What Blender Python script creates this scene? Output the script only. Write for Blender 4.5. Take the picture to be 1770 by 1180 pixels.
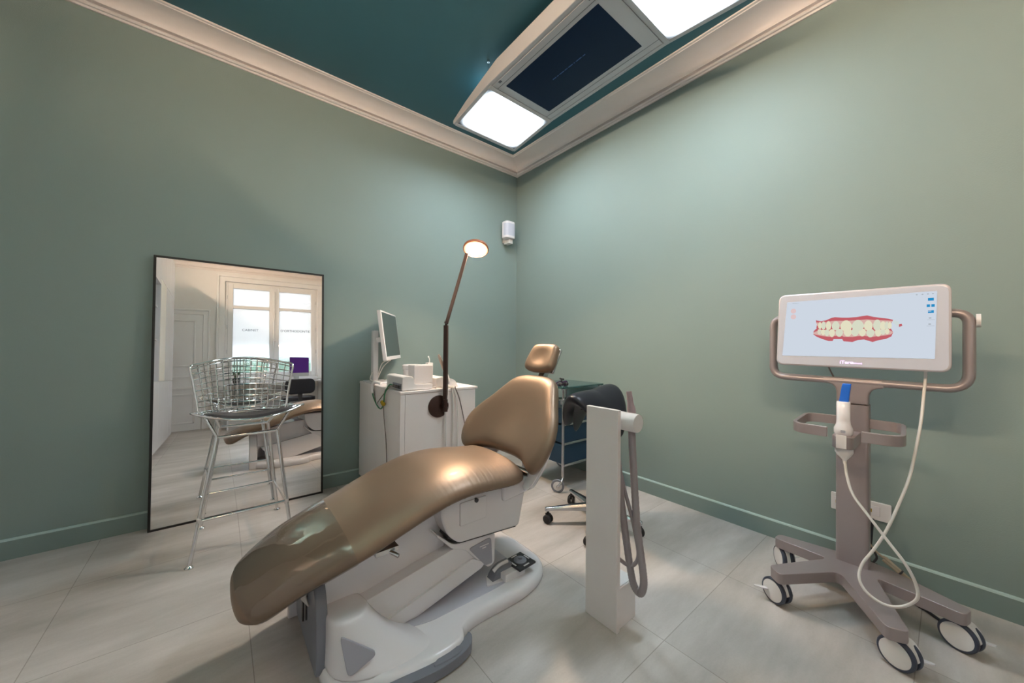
import bpy, bmesh, math, random
from mathutils import Vector, Matrix
random.seed(4)
S = bpy.context.scene
for o in list(bpy.data.objects): bpy.data.objects.remove(o)
COL = S.collection
V = Vector

# ------------------------------------------------------------------ camera
W, H = 1770, 1180
F_PX, YAW, PITCH, ROLL = 618.903, 0.8872, 0.0089, 0.0087
cam = bpy.data.cameras.new('camera'); cam.sensor_fit = 'HORIZONTAL'; cam.sensor_width = 36
cam.lens = 36 * F_PX / W; cam.clip_start = 0.02; cam.clip_end = 60
camo = bpy.data.objects.new('camera', cam); COL.objects.link(camo)
f = V((math.cos(YAW) * math.cos(PITCH), math.sin(YAW) * math.cos(PITCH), math.sin(PITCH)))
r0 = V((math.sin(YAW), -math.cos(YAW), 0)); u0 = r0.cross(f)
cr, sr = math.cos(ROLL), math.sin(ROLL)
rr = cr * r0 + sr * u0; uu = -sr * r0 + cr * u0
M = Matrix((rr, uu, -f)).transposed().to_4x4(); M.translation = V((0, 0, 1.1))
camo.matrix_world = M
S.camera = camo

# ------------------------------------------------------------------ world, light, exposure
S.view_settings.view_transform = 'Standard'; S.view_settings.look = 'None'
S.view_settings.gamma = 1; S.view_settings.use_curve_mapping = False
S.view_settings.exposure = 1.18
wd = bpy.data.worlds.new('sky'); S.world = wd; wd.use_nodes = True
wd.node_tree.nodes['Background'].inputs[0].default_value = (0.74, 0.85, 1.0, 1)
wd.node_tree.nodes['Background'].inputs[1].default_value = 5.5
PANEL_E = 22.0
WARM_E = 40.0
DESK_E = 320.0
TUBE_E = 200.0        # added warm fill tubes on the cupboard tops, out of view

# ------------------------------------------------------------------ materials
def srgb(r, g, b):
    c = lambda v: v / 255 / 12.92 if v / 255 <= 0.04045 else ((v / 255 + 0.055) / 1.055) ** 2.4
    return (c(r), c(g), c(b), 1)
def mat(name, col, rough=0.5, metal=0.0, noise=0, nscale=8, bump=0, bscale=60, coat=0, spec=0.5, emis=None, es=0, trans=0, ior=1.45):
    m = bpy.data.materials.new(name); m.use_nodes = True
    nt = m.node_tree; p = nt.nodes['Principled BSDF']
    if len(col) == 3: col = (*col, 1)
    p.inputs['Base Color'].default_value = col
    p.inputs['Roughness'].default_value = rough; p.inputs['Metallic'].default_value = metal
    p.inputs['Coat Weight'].default_value = coat; p.inputs['Coat Roughness'].default_value = 0.08
    p.inputs['Specular IOR Level'].default_value = spec; p.inputs['IOR'].default_value = ior
    p.inputs['Transmission Weight'].default_value = trans
    tc = nt.nodes.new('ShaderNodeTexCoord')
    n = nt.nodes.new('ShaderNodeTexNoise'); n.inputs['Scale'].default_value = nscale; n.inputs['Detail'].default_value = 5
    nt.links.new(tc.outputs['Object'], n.inputs['Vector'])
    mx = nt.nodes.new('ShaderNodeMix'); mx.data_type = 'RGBA'
    k = noise if noise else 0.03
    mx.inputs['A'].default_value = tuple(c * (1 - k) for c in col[:3]) + (1,)
    mx.inputs['B'].default_value = tuple(min(1, c * (1 + k)) for c in col[:3]) + (1,)
    nt.links.new(n.outputs['Fac'], mx.inputs['Factor']); nt.links.new(mx.outputs['Result'], p.inputs['Base Color'])
    if bump:
        n2 = nt.nodes.new('ShaderNodeTexNoise'); n2.inputs['Scale'].default_value = bscale; n2.inputs['Detail'].default_value = 3
        nt.links.new(tc.outputs['Object'], n2.inputs['Vector'])
        b = nt.nodes.new('ShaderNodeBump'); b.inputs['Strength'].default_value = bump; b.inputs['Distance'].default_value = 0.004
        nt.links.new(n2.outputs['Fac'], b.inputs['Height']); nt.links.new(b.outputs['Normal'], p.inputs['Normal'])
    if emis:
        p.inputs['Emission Color'].default_value = (*emis[:3], 1); p.inputs['Emission Strength'].default_value = es
    return m
WALLG = mat('wall_green_paint', (0.214, 0.276, 0.263), 0.62, noise=0.02, nscale=3, bump=0.12, bscale=180, spec=0.35)
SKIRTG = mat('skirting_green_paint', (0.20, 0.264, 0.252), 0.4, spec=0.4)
EDGEG = mat('skirting_edge_pale', (0.36, 0.47, 0.45), 0.35)
CEILT = mat('ceiling_teal_paint', (0.045, 0.145, 0.185), 0.55, noise=0.04, nscale=2)
PLASTER = mat('plaster_white', (0.72, 0.675, 0.665), 0.6, bump=0.08, bscale=120)
WHITEP = mat('white_wall_paint', (0.74, 0.73, 0.73), 0.6)
WOODW = mat('white_woodwork', (0.74, 0.74, 0.75), 0.35)
LAMW = mat('white_laminate', (0.77, 0.72, 0.715), 0.3)
LAMSH = mat('cabinet_white', (0.72, 0.73, 0.77), 0.25)
BEIGE = mat('niche_cream', (0.80, 0.76, 0.68), 0.4)
PLW = mat('white_plastic', (0.72, 0.70, 0.70), 0.28, coat=0.2)
PLW2 = mat('white_shell_plastic', (0.74, 0.72, 0.745), 0.22, coat=0.3)
PLG = mat('grey_plastic', (0.20, 0.21, 0.25), 0.4)
PLLG = mat('light_grey_metallic_plastic', (0.36, 0.36, 0.41), 0.4, metal=0.2)
DARK = mat('dark_plastic', (0.03, 0.03, 0.035), 0.35)
BLACK = mat('black_frame', (0.012, 0.012, 0.012), 0.4)
RUB = mat('black_rubber', (0.02, 0.02, 0.024), 0.55)
BLUERUB = mat('navy_rubber', (0.045, 0.055, 0.085), 0.45)
CHROME = mat('chrome', (0.78, 0.79, 0.80), 0.08, metal=1)
STEEL = mat('polished_aluminium', (0.56, 0.57, 0.6), 0.22, metal=1)
GOLD = mat('gold_leatherette', (0.255, 0.178, 0.125), 0.43, metal=0.62, noise=0.05, nscale=6, bump=0.06, bscale=500, coat=0.04)
LEATH = mat('black_leather', (0.012, 0.013, 0.020), 0.34, bump=0.03, bscale=300, spec=0.4)
PADB = mat('black_pad', (0.02, 0.017, 0.02), 0.5)
CARTM = mat('cart_taupe_metal', (0.36, 0.31, 0.315), 0.34, metal=0.45, bump=0.03, bscale=500)
BEZEL = mat('display_bezel', (0.50, 0.52, 0.60), 0.3)
RIM = mat('display_rim', (0.62, 0.57, 0.60), 0.25, metal=0.3)
BRONZE = mat('bronze_lamp', (0.045, 0.022, 0.018), 0.35, metal=0.3)
HOSEM = mat('grey_hose', (0.30, 0.265, 0.28), 0.45)
CORDW = mat('white_cord', (0.68, 0.65, 0.62), 0.4)
CORDG = mat('grey_cord', (0.16, 0.13, 0.12), 0.5)
CORDN = mat('green_cord', (0.02, 0.16, 0.07), 0.45)
YEL = mat('yellow_fitting', (0.45, 0.30, 0.02), 0.35, metal=0.4)
CORDK = mat('black_cord', (0.015, 0.015, 0.02), 0.5)
CORDB = mat('beige_cord', (0.38, 0.31, 0.23), 0.5)
BLUEP = mat('blue_plastic', (0.01, 0.13, 0.62), 0.25, coat=0.4)
NAVY = mat('navy_drawer', (0.015, 0.045, 0.085), 0.35)
LAMPG = mat('lamp_grey_housing', (0.48, 0.48, 0.50), 0.38, metal=0.15)
LAMPD = mat('lamp_seam_dark', (0.10, 0.10, 0.12), 0.5)
SCREEND = mat('dark_screen', (0.004, 0.010, 0.024), 0.2, spec=0.15, emis=(0.0, 0.006, 0.02), es=0.15)
MONSCR = mat('monitor_screen_off', (0.03, 0.05, 0.055), 0.08)
PURPSCR = mat('purple_screen', (0.05, 0.01, 0.12), 0.15, emis=(0.05, 0.012, 0.12), es=0.25)
ALU = mat('computer_aluminium', (0.62, 0.62, 0.64), 0.35, metal=0.4)
PURPLE = mat('purple_frame', (0.05, 0.015, 0.07), 0.25)
BLUEG = mat('foliage_outside', (0.05, 0.08, 0.05), 0.9, noise=0.5, nscale=3)
INKD = mat('window_lettering', (0.03, 0.03, 0.04), 0.5)
SE = 2 ** -1.18
def emit(name, col, s):
    m = bpy.data.materials.new(name); m.use_nodes = True; nt = m.node_tree
    nt.nodes.remove(nt.nodes['Principled BSDF'])
    e = nt.nodes.new('ShaderNodeEmission'); e.inputs[0].default_value = (*col[:3], 1); e.inputs[1].default_value = s
    nt.links.new(e.outputs[0], nt.nodes['Material Output'].inputs[0]); return m
WARM = emit('warm_fill_led', (1.0, 0.62, 0.34), WARM_E)
TUBE = emit('warm_fill_tube', (1.0, 0.73, 0.50), TUBE_E)
DESKLED = emit('desk_lamp_led', (1.0, 0.74, 0.50), DESK_E)
SCRW = emit('screen_white', srgb(205, 214, 226), SE)
SCRGUM = emit('screen_gum', srgb(192, 96, 104), SE)
SCRGUM2 = emit('screen_gum_pale', srgb(214, 176, 168), SE)
SCRTOOTH = emit('screen_tooth', srgb(226, 222, 194), SE)
SCRTOOTH2 = emit('screen_tooth_pale', srgb(214, 217, 196), SE)
SCRBLUE = emit('screen_blue', srgb(40, 140, 195), SE)
SCRGREY = emit('screen_grey', srgb(165, 172, 178), SE)
SCRPINK = emit('screen_pink', srgb(222, 196, 196), SE)
LOGOGLOW = emit('lit_wordmark', srgb(236, 200, 250), 0.8)
TEXTDIM = emit('screen_text_dim', srgb(60, 88, 125), 0.5 * SE)
# luminous panels: brighter in the middle, softer near the frame (diffuser lit from behind)
def panel_mat():
    m = emit('lamp_diffuser', (0.80, 0.91, 1.0), PANEL_E); nt = m.node_tree
    e = [n for n in nt.nodes if n.type == 'EMISSION'][0]
    tc = nt.nodes.new('ShaderNodeTexCoord'); sp = nt.nodes.new('ShaderNodeSeparateXYZ')
    nt.links.new(tc.outputs['Generated'], sp.inputs[0])
    def ed(out):
        a = nt.nodes.new('ShaderNodeMath'); a.operation = 'SUBTRACT'; a.inputs[1].default_value = 0.5; nt.links.new(sp.outputs[out], a.inputs[0])
        b = nt.nodes.new('ShaderNodeMath'); b.operation = 'ABSOLUTE'; nt.links.new(a.outputs[0], b.inputs[0])
        c = nt.nodes.new('ShaderNodeMapRange'); c.interpolation_type = 'SMOOTHSTEP'
        c.inputs['From Min'].default_value = 0.5; c.inputs['From Max'].default_value = 0.26
        c.inputs['To Min'].default_value = 0.03; c.inputs['To Max'].default_value = 1.0
        nt.links.new(b.outputs[0], c.inputs['Value']); return c
    x, y = ed('X'), ed('Y')
    k = nt.nodes.new('ShaderNodeMath'); k.operation = 'MULTIPLY'; nt.links.new(x.outputs[0], k.inputs[0]); nt.links.new(y.outputs[0], k.inputs[1])
    q = nt.nodes.new('ShaderNodeMath'); q.operation = 'MULTIPLY'; q.inputs[1].default_value = PANEL_E; nt.links.new(k.outputs[0], q.inputs[0])
    nt.links.new(q.outputs[0], e.inputs[1]); return m
PANEL = panel_mat()
# floor: 60 cm concrete-look tiles
def floor_mat():
    m = mat('floor_concrete_tile', (0.5, 0.46, 0.43), 0.42); nt = m.node_tree; p = nt.nodes['Principled BSDF']
    for l in list(p.inputs['Base Color'].links): nt.links.remove(l)
    tc = nt.nodes.new('ShaderNodeTexCoord')
    mp = nt.nodes.new('ShaderNodeMapping'); mp.inputs['Location'].default_value = (-0.1, -0.68, 0)
    nt.links.new(tc.outputs['Object'], mp.inputs['Vector'])
    br = nt.nodes.new('ShaderNodeTexBrick'); br.offset = 0; br.squash = 1
    br.inputs['Scale'].default_value = 1; br.inputs['Brick Width'].default_value = 0.6; br.inputs['Row Height'].default_value = 0.6
    br.inputs['Mortar Size'].default_value = 0.0016; br.inputs['Mortar Smooth'].default_value = 0.1
    br.inputs['Color1'].default_value = (1, 1, 1, 1); br.inputs['Color2'].default_value = (0.88, 0.88, 0.88, 1); br.inputs['Mortar'].default_value = (0.62, 0.6, 0.58, 1)
    nt.links.new(mp.outputs[0], br.inputs['Vector'])
    n = nt.nodes.new('ShaderNodeTexNoise'); n.inputs['Scale'].default_value = 2.2; n.inputs['Detail'].default_value = 8; n.inputs['Roughness'].default_value = 0.62
    mp2 = nt.nodes.new('ShaderNodeMapping'); mp2.inputs['Scale'].default_value = (0.45, 1.6, 1); nt.links.new(tc.outputs['Object'], mp2.inputs['Vector']); nt.links.new(mp2.outputs[0], n.inputs['Vector'])
    cr_ = nt.nodes.new('ShaderNodeValToRGB'); e = cr_.color_ramp.elements
    e[0].position = 0.33; e[0].color = (0.38, 0.35, 0.32, 1); e[1].position = 0.68; e[1].color = (0.64, 0.595, 0.57, 1)
    nt.links.new(n.outputs['Fac'], cr_.inputs[0])
    n2 = nt.nodes.new('ShaderNodeTexNoise'); n2.inputs['Scale'].default_value = 140; n2.inputs['Detail'].default_value = 2; nt.links.new(tc.outputs['Object'], n2.inputs['Vector'])
    mr = nt.nodes.new('ShaderNodeMapRange'); mr.inputs['To Min'].default_value = 0.93; mr.inputs['To Max'].default_value = 1.05; nt.links.new(n2.outputs['Fac'], mr.inputs['Value'])
    a = nt.nodes.new('ShaderNodeMix'); a.data_type = 'RGBA'; a.blend_type = 'MULTIPLY'; a.inputs['Factor'].default_value = 1
    nt.links.new(cr_.outputs[0], a.inputs['A']); nt.links.new(br.outputs['Color'], a.inputs['B'])
    b = nt.nodes.new('ShaderNodeMix'); b.data_type = 'RGBA'; b.blend_type = 'MULTIPLY'; b.inputs['Factor'].default_value = 1
    nt.links.new(a.outputs['Result'], b.inputs['A']); nt.links.new(mr.outputs[0], b.inputs['B'])
    nt.links.new(b.outputs['Result'], p.inputs['Base Color'])
    return m
FLOORM = floor_mat()
# mirror and glass
MIRROR = mat('mirror_glass', (0.93, 0.93, 0.93), 0.0, metal=1)
for n in list(MIRROR.node_tree.nodes):
    if n.type in ('TEX_NOISE',): pass
GLASST = mat('green_tinted_glass', (0.10, 0.26, 0.27), 0.03, trans=0.75, ior=1.3)
# frosted film on window panes, clear band towards the bottom
def film_mat():
    m = bpy.data.materials.new('frosted_window_pane'); m.use_nodes = True; nt = m.node_tree
    nt.nodes.remove(nt.nodes['Principled BSDF']); N = nt.nodes.new; L = nt.links.new
    tl = N('ShaderNodeBsdfTranslucent'); tl.inputs[0].default_value = (0.80, 0.78, 0.75, 1)
    df = N('ShaderNodeBsdfDiffuse'); df.inputs[0].default_value = (0.62, 0.60, 0.58, 1)
    tr = N('ShaderNodeBsdfTransparent'); gl = N('ShaderNodeBsdfGlossy'); gl.inputs['Roughness'].default_value = 0.02
    m1 = N('ShaderNodeMixShader'); m1.inputs[0].default_value = 0.55; L(tl.outputs[0], m1.inputs[1]); L(df.outputs[0], m1.inputs[2])
    tc = N('ShaderNodeTexCoord'); sp = N('ShaderNodeSeparateXYZ'); L(tc.outputs['Object'], sp.inputs[0])
    mr = N('ShaderNodeMapRange'); mr.interpolation_type = 'SMOOTHSTEP'; mr.inputs['From Min'].default_value = 1.05; mr.inputs['From Max'].default_value = 1.55
    L(sp.outputs['Z'], mr.inputs['Value'])
    m2 = N('ShaderNodeMixShader'); L(mr.outputs[0], m2.inputs[0]); L(tr.outputs[0], m2.inputs[1]); L(m1.outputs[0], m2.inputs[2])
    m3 = N('ShaderNodeMixShader'); m3.inputs[0].default_value = 0.10; L(m2.outputs[0], m3.inputs[1]); L(gl.outputs[0], m3.inputs[2])
    L(m3.outputs[0], nt.nodes['Material Output'].inputs[0]); return m
FILM = film_mat()
def cling_mat():
    m = bpy.data.materials.new('clear_vinyl_cover'); m.use_nodes = True; nt = m.node_tree
    nt.nodes.remove(nt.nodes['Principled BSDF']); N = nt.nodes.new; L = nt.links.new
    tr = N('ShaderNodeBsdfTransparent'); tr.inputs[0].default_value = (0.86, 0.84, 0.80, 1)
    gl = N('ShaderNodeBsdfGlossy'); gl.inputs['Roughness'].default_value = 0.05
    gl2 = N('ShaderNodeBsdfDiffuse'); gl2.inputs[0].default_value = (0.35, 0.31, 0.27, 1)
    mm = N('ShaderNodeMixShader'); mm.inputs[0].default_value = 0.08; L(tr.outputs[0], mm.inputs[1]); L(gl2.outputs[0], mm.inputs[2])
    lw = N('ShaderNodeLayerWeight'); pw = N('ShaderNodeMath'); pw.operation = 'POWER'; pw.inputs[1].default_value = 4; L(lw.outputs['Facing'], pw.inputs[0])
    fr = N('ShaderNodeMapRange'); fr.inputs['To Min'].default_value = 0.06; fr.inputs['To Max'].default_value = 0.9; L(pw.outputs[0], fr.inputs['Value'])
    tc = N('ShaderNodeTexCoord'); no = N('ShaderNodeTexNoise'); no.inputs['Scale'].default_value = 9; L(tc.outputs['Object'], no.inputs['Vector'])
    b = N('ShaderNodeBump'); b.inputs['Strength'].default_value = 0.35; b.inputs['Distance'].default_value = 0.01
    L(no.outputs['Fac'], b.inputs['Height']); L(b.outputs[0], gl.inputs['Normal'])
    mx = N('ShaderNodeMixShader'); L(fr.outputs[0], mx.inputs[0]); L(mm.outputs[0], mx.inputs[1]); L(gl.outputs[0], mx.inputs[2])
    L(mx.outputs[0], nt.nodes['Material Output'].inputs[0]); return m
CLING = cling_mat()
CLEARG = mat('clear_glass', (0.9, 0.95, 0.95), 0.0, trans=1.0)

# ------------------------------------------------------------------ mesh helpers (all in world coordinates)
def new(): return bmesh.new()
def _cyc(bm, a, b):
    n = len(a)
    for i in range(n):
        j = (i + 1) % n
        try: bm.faces.new((a[i], a[j], b[j], b[i]))
        except ValueError: pass
def box(bm, x0, x1, y0, y1, z0, z1, M=None):
    vs = [V((x, y, z)) for z in (z0, z1) for (x, y) in ((x0, y0), (x1, y0), (x1, y1), (x0, y1))]
    if M: vs = [M @ v for v in vs]
    v = [bm.verts.new(p) for p in vs]
    for q in ((3, 2, 1, 0), (4, 5, 6, 7), (0, 1, 5, 4), (1, 2, 6, 5), (2, 3, 7, 6), (3, 0, 4, 7)): bm.faces.new([v[i] for i in q])
    return bm
def basis(d):
    d = V(d).normalized(); a = V((0, 0, 1)) if abs(d.z) < 0.9 else V((1, 0, 0))
    x = a.cross(d).normalized(); return x, d.cross(x)
def cyl(bm, p0, p1, r0, r1=None, n=24, caps=True):
    r1 = r0 if r1 is None else r1; p0, p1 = V(p0), V(p1); x, y = basis(p1 - p0)
    A = [bm.verts.new(p0 + r0 * (math.cos(t) * x + math.sin(t) * y)) for t in [2 * math.pi * i / n for i in range(n)]]
    B = [bm.verts.new(p1 + r1 * (math.cos(t) * x + math.sin(t) * y)) for t in [2 * math.pi * i / n for i in range(n)]]
    _cyc(bm, A, B)
    if caps: bm.faces.new(A[::-1]); bm.faces.new(B)
    return bm
def lathe(bm, o, d, prof, n=32):
    o = V(o); d = V(d).normalized(); x, y = basis(d); prev = None; first = None
    for (r, h) in prof:
        ring = [bm.verts.new(o + d * h + max(r, 1e-4) * (math.cos(2 * math.pi * i / n) * x + math.sin(2 * math.pi * i / n) * y)) for i in range(n)]
        if prev: _cyc(bm, prev, ring)
        else: first = ring
        prev = ring
    bm.faces.new(first[::-1]); bm.faces.new(prev); return bm
def smooth_path(pts, k=6, closed=False):
    P = [V(p) for p in pts]; n = len(P); out = []
    rng = range(n if closed else n - 1)
    for i in rng:
        g = lambda j: P[j % n] if closed else P[max(0, min(n - 1, j))]
        a, b, c, d = g(i - 1), g(i), g(i + 1), g(i + 2)
        for s in range(k):
            t = s / k
            out.append(0.5 * ((2 * b) + (c - a) * t + (2 * a - 5 * b + 4 * c - d) * t * t + (3 * b - a - 3 * c + d) * t ** 3))
    if not closed: out.append(P[-1])
    return out
def tube(bm, pts, r, n=10, k=6, closed=False, smooth=True, sec=None):
    P = smooth_path(pts, k, closed) if smooth else [V(p) for p in pts]
    m = len(P); T = []
    for i in range(m):
        a = P[(i - 1) % m] if (closed or i > 0) else P[i]; b = P[(i + 1) % m] if (closed or i < m - 1) else P[i]
        T.append((b - a).normalized())
    x, y = basis(T[0]); rings = []
    for i in range(m):
        x = (x - T[i] * x.dot(T[i])).normalized(); y = T[i].cross(x)
        if sec: pr = [(a * 1.0, b * 1.0) for a, b in sec]
        else: pr = [(r * math.cos(2 * math.pi * j / n), r * math.sin(2 * math.pi * j / n)) for j in range(n)]
        rings.append([bm.verts.new(P[i] + x * a + y * b) for a, b in pr])
    for i in range(m - 1): _cyc(bm, rings[i], rings[i + 1])
    if closed: _cyc(bm, rings[-1], rings[0])
    else: bm.faces.new(rings[0][::-1]); bm.faces.new(rings[-1])
    return bm
def prism(bm, pts, ax, a, b):
    """pts 2D polygon in the plane perpendicular to axis ax ('x': (y,z), 'y': (x,z), 'z': (x,y))"""
    mk = {'x': lambda p, t: (t, p[0], p[1]), 'y': lambda p, t: (p[0], t, p[1]), 'z': lambda p, t: (p[0], p[1], t)}[ax]
    A = [bm.verts.new(mk(p, a)) for p in pts]; B = [bm.verts.new(mk(p, b)) for p in pts]
    _cyc(bm, A, B); bm.faces.new(A[::-1]); bm.faces.new(B); return bm
def rpoly(pts, r, n=5):
    """round the corners of a 2D polygon; r one number or a list"""
    out = []; m = len(pts)
    for i in range(m):
        p = V(pts[i]); a = V(pts[i - 1]) - p; b = V(pts[(i + 1) % m]) - p
        rad = r[i] if isinstance(r, (list, tuple)) else r
        if rad <= 0: out.append(tuple(p)); continue
        d = min(rad, a.length * 0.49, b.length * 0.49); A = p + a.normalized() * d; B = p + b.normalized() * d
        for k in range(n + 1):
            t = k / n; q = (1 - t) ** 2 * A + 2 * (1 - t) * t * p + t * t * B; out.append((q.x, q.y))
    return out
def rrect(x0, x1, y0, y1, r, n=6): return rpoly([(x0, y0), (x1, y0), (x1, y1), (x0, y1)], r, n)

def obj(name, bm, m, parent=None, bevel=0, bseg=3, smooth=True, sub=0, origin=None, angle=40):
    bmesh.ops.recalc_face_normals(bm, faces=bm.faces[:])
    if origin is None:
        if parent is not None: origin = WPOS[parent.name]
        else:
            zs = [v.co for v in bm.verts]
            origin = V(((min(c.x for c in zs) + max(c.x for c in zs)) / 2, (min(c.y for c in zs) + max(c.y for c in zs)) / 2, min(c.z for c in zs)))
            if name.split('_')[0] in ('wall', 'floor', 'ceiling', 'window', 'door', 'baseboard', 'trim'): origin = V((0, 0, 0))
    origin = V(origin)
    for v in bm.verts: v.co -= origin
    me = bpy.data.meshes.new(name); bm.to_mesh(me); bm.free()
    if isinstance(m, (list, tuple)):
        for q in m: me.materials.append(q)
    else: me.materials.append(m)
    o = bpy.data.objects.new(name, me); COL.objects.link(o)
    WPOS[o.name] = origin
    if parent is not None:
        o.parent = parent; o.location = origin - WPOS[parent.name]
    else: o.location = origin
    if smooth:
        for p in me.polygons: p.use_smooth = True
        me.set_sharp_from_angle(angle=math.radians(angle))
    if bevel:
        b = o.modifiers.new('bevel', 'BEVEL'); b.width = bevel; b.segments = bseg; b.limit_method = 'ANGLE'; b.angle_limit = math.radians(30); b.harden_normals = False
        for p in me.polygons: p.use_smooth = True
        me.set_sharp_from_angle(angle=math.radians(180 if bevel and smooth else 40))
        w = o.modifiers.new('wn', 'WEIGHTED_NORMAL'); w.keep_sharp = True
    if sub:
        s = o.modifiers.new('sub', 'SUBSURF'); s.levels = sub; s.render_levels = sub
    return o
WPOS = {}
def tag(o, label, cat, group=None):
    o['label'] = label; o['category'] = cat
    if group: o['group'] = group
    return o
def thing(name, loc, label, cat, group=None):
    o = bpy.data.objects.new(name, None); COL.objects.link(o); o.empty_display_size = 0.1
    o.location = loc; WPOS[o.name] = V(loc); return tag(o, label, cat, group)
def struct(name, bm, m, parent=None, **k):
    o = obj(name, bm, m, parent, **k)
    if parent is None: o['kind'] = 'structure'
    return o
def text_mesh(name, s, size, M, m, parent, extrude=0.0005, bold=0, align='LEFT'):
    c = bpy.data.curves.new('txt', 'FONT'); c.body = s; c.size = size; c.extrude = extrude; c.offset = bold; c.align_x = align
    t = bpy.data.objects.new('txt', c); COL.objects.link(t)
    dg = bpy.context.evaluated_depsgraph_get(); me = bpy.data.meshes.new_from_object(t.evaluated_get(dg))
    bm = new(); bm.from_mesh(me); bm.transform(M)
    bpy.data.objects.remove(t); bpy.data.curves.remove(c); bpy.data.meshes.remove(me)
    return obj(name, bm, m, parent, smooth=False)

# ================================================================== ROOM
WX, WY, CZ = 2.50, 3.0, 3.05      # right wall x, left wall y, ceiling z
BX, BY = -1.20, -2.35             # cabinet-side wall x, window wall y
T = 0.15
struct('floor', box(new(), BX - T, WX + T, BY - T, WY + T, -0.12, 0), FLOORM, smooth=False)
struct('ceiling', box(new(), BX - T, WX + T, BY - T, WY + T, CZ, CZ + 0.12), CEILT, smooth=False)
struct('wall_left', box(new(), BX - T, WX + T, WY, WY + T, 0, CZ), WALLG, smooth=False)
struct('wall_right', box(new(), WX, WX + T, BY - T, WY, 0, CZ), WALLG, smooth=False)
struct('wall_rear', box(new(), BX - T, BX, BY - T, WY, 0, CZ), WHITEP, smooth=False)
# window wall with an opening
w0, w1, wz0, wz1 = 0.06, 1.56, 0.80, 2.62
b = new()
box(b, BX, w0, BY - T, BY, 0, CZ); box(b, w1, WX, BY - T, BY, 0, CZ); box(b, w0, w1, BY - T, BY, 0, wz0); box(b, w0, w1, BY - T, BY, wz1, CZ)
struct('wall_window', b, WHITEP, smooth=False)
# skirting boards
def skirting(name, wall, a, c):
    b = new(); d = 0.014
    if wall == 'left': prism(b, [(WY, 0), (WY - d, 0), (WY - d, 0.094), (WY - d + 0.003, 0.1), (WY, 0.103)], 'x', a, c)
    if wall == 'right': prism(b, [(WX, 0), (WX - d, 0), (WX - d, 0.094), (WX - d + 0.003, 0.1), (WX, 0.103)], 'y', a, c)
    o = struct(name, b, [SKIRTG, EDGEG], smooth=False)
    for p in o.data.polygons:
        if p.center.z > 0.094 and p.normal.z > 0.3: p.material_index = 1  # top edge in a paler tone of the skirting green
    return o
skirting('baseboard_left', 'left', BX, WX - 0.014)
skirting('baseboard_right', 'right', BY, WY)
struct('baseboard_window', box(new(), BX, WX - 0.014, BY, BY + 0.015, 0, 0.12), WOODW, bevel=0.004)
# plaster cornice all round: bead, groove, cove, lip
def cornice(name, pts2, axis, sgn, w, a, c, m):
    b = new(); pts = [(w + sgn * d, z) for d, z in pts2]
    prism(b, pts, 'x' if axis == 'x' else 'y', a, c); return struct(name, b, m, angle=25)
def prof(p):
    L = [(0, CZ), (0, 2.925), (0.010, 2.925), (0.014, 2.935), (0.024, 2.936), (0.030, 2.944), (0.027, 2.952), (0.012, 2.954), (0.010, 2.962), (0.030, 2.966)]
    n = 10
    for i in range(n + 1):
        t = i / n; ang = t * math.pi / 2
        L.append((0.032 + (p - 0.047) * (1 - math.cos(ang)), 2.966 + (CZ - 0.016 - 2.966) * math.sin(ang)))
    L += [(p - 0.012, CZ - 0.012), (p, CZ - 0.010), (p, CZ)]
    return L
# (mirrored profile pieces run into each other at the corners)
cornice('trim_1', prof(0.155), 'x', -1, WY, BX, WX, PLASTER)
cornice('trim_2', prof(0.19), 'y', -1, WX, BY, WY, PLASTER)
def prof2():
    L = [(0, CZ), (0, 2.80), (0.012, 2.80), (0.016, 2.83), (0.03, 2.832), (0.034, 2.845), (0.026, 2.855), (0.024, 2.90), (0.045, 2.903), (0.05, 2.92), (0.042, 2.93)]
    for i in range(9):
        t = i / 8 * math.pi / 2; L.append((0.045 + 0.12 * (1 - math.cos(t)), 2.935 + 0.1 * math.sin(t)))
    return L + [(0.18, CZ - 0.012), (0.18, CZ)]
cornice('trim_3', prof2(), 'x', 1, BY, BX, WX, PLASTER)
cornice('trim_4', prof2(), 'y', 1, BX, BY, WY, PLASTER)

# ---- window with two casements (seen in the mirror)
win = thing('window_1', (0, 0, 0), '', ''); del win['label']; del win['category']; win['kind'] = 'structure'
def P(name, bm, m, parent=win, **k): return obj(name, bm, m, parent, **k)
b = new()   # moulded casing
def casing(b, x0, x1, zt, wd_, y, d0, d1, st_):
    # one moulded profile mitred round three sides, raised outer band
    pr3 = [(0, 0), (0, d0 * 0.7), (0.006, d0), (wd_ - st_, d0), (wd_ - st_ + 0.004, d1), (wd_ - 0.004, d1), (wd_, d1 - 0.004), (wd_, 0)]
    R_ = []
    for (cx_, cz_, sx_, sz_) in ((x0, 0.0, -1, 0), (x0, zt, -1, 1), (x1, zt, 1, 1), (x1, 0.0, 1, 0)):
        R_.append([b.verts.new((cx_ + sx_ * o_, y + d_, cz_ + sz_ * o_)) for o_, d_ in pr3])
    for i in range(3): _cyc(b, R_[i], R_[i + 1])
    b.faces.new(R_[0][::-1]); b.faces.new(R_[3])
casing(b, w0, w1, wz1, 0.12, BY, 0.028, 0.05, 0.035)
P('casing', b, WOODW)
b = new(); box(b, w0, w1, BY - 0.1, BY + 0.04, wz0 - 0.03, wz0 + 0.02); P('sill', b, WOODW, bevel=0.005)
b = new()
fy0, fy1 = BY - 0.07, BY - 0.01
for (a, c, z0, z1) in ((w0, w0 + 0.04, wz0, wz1), (w1 - 0.04, w1, wz0, wz1), (w0 + 0.04, w1 - 0.04, wz1 - 0.04, wz1), (w0 + 0.04, w1 - 0.04, wz0, wz0 + 0.05)): box(b, a, c, fy0, fy1, z0, z1)
P('outer_frame', b, WOODW, bevel=0.004)
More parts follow.
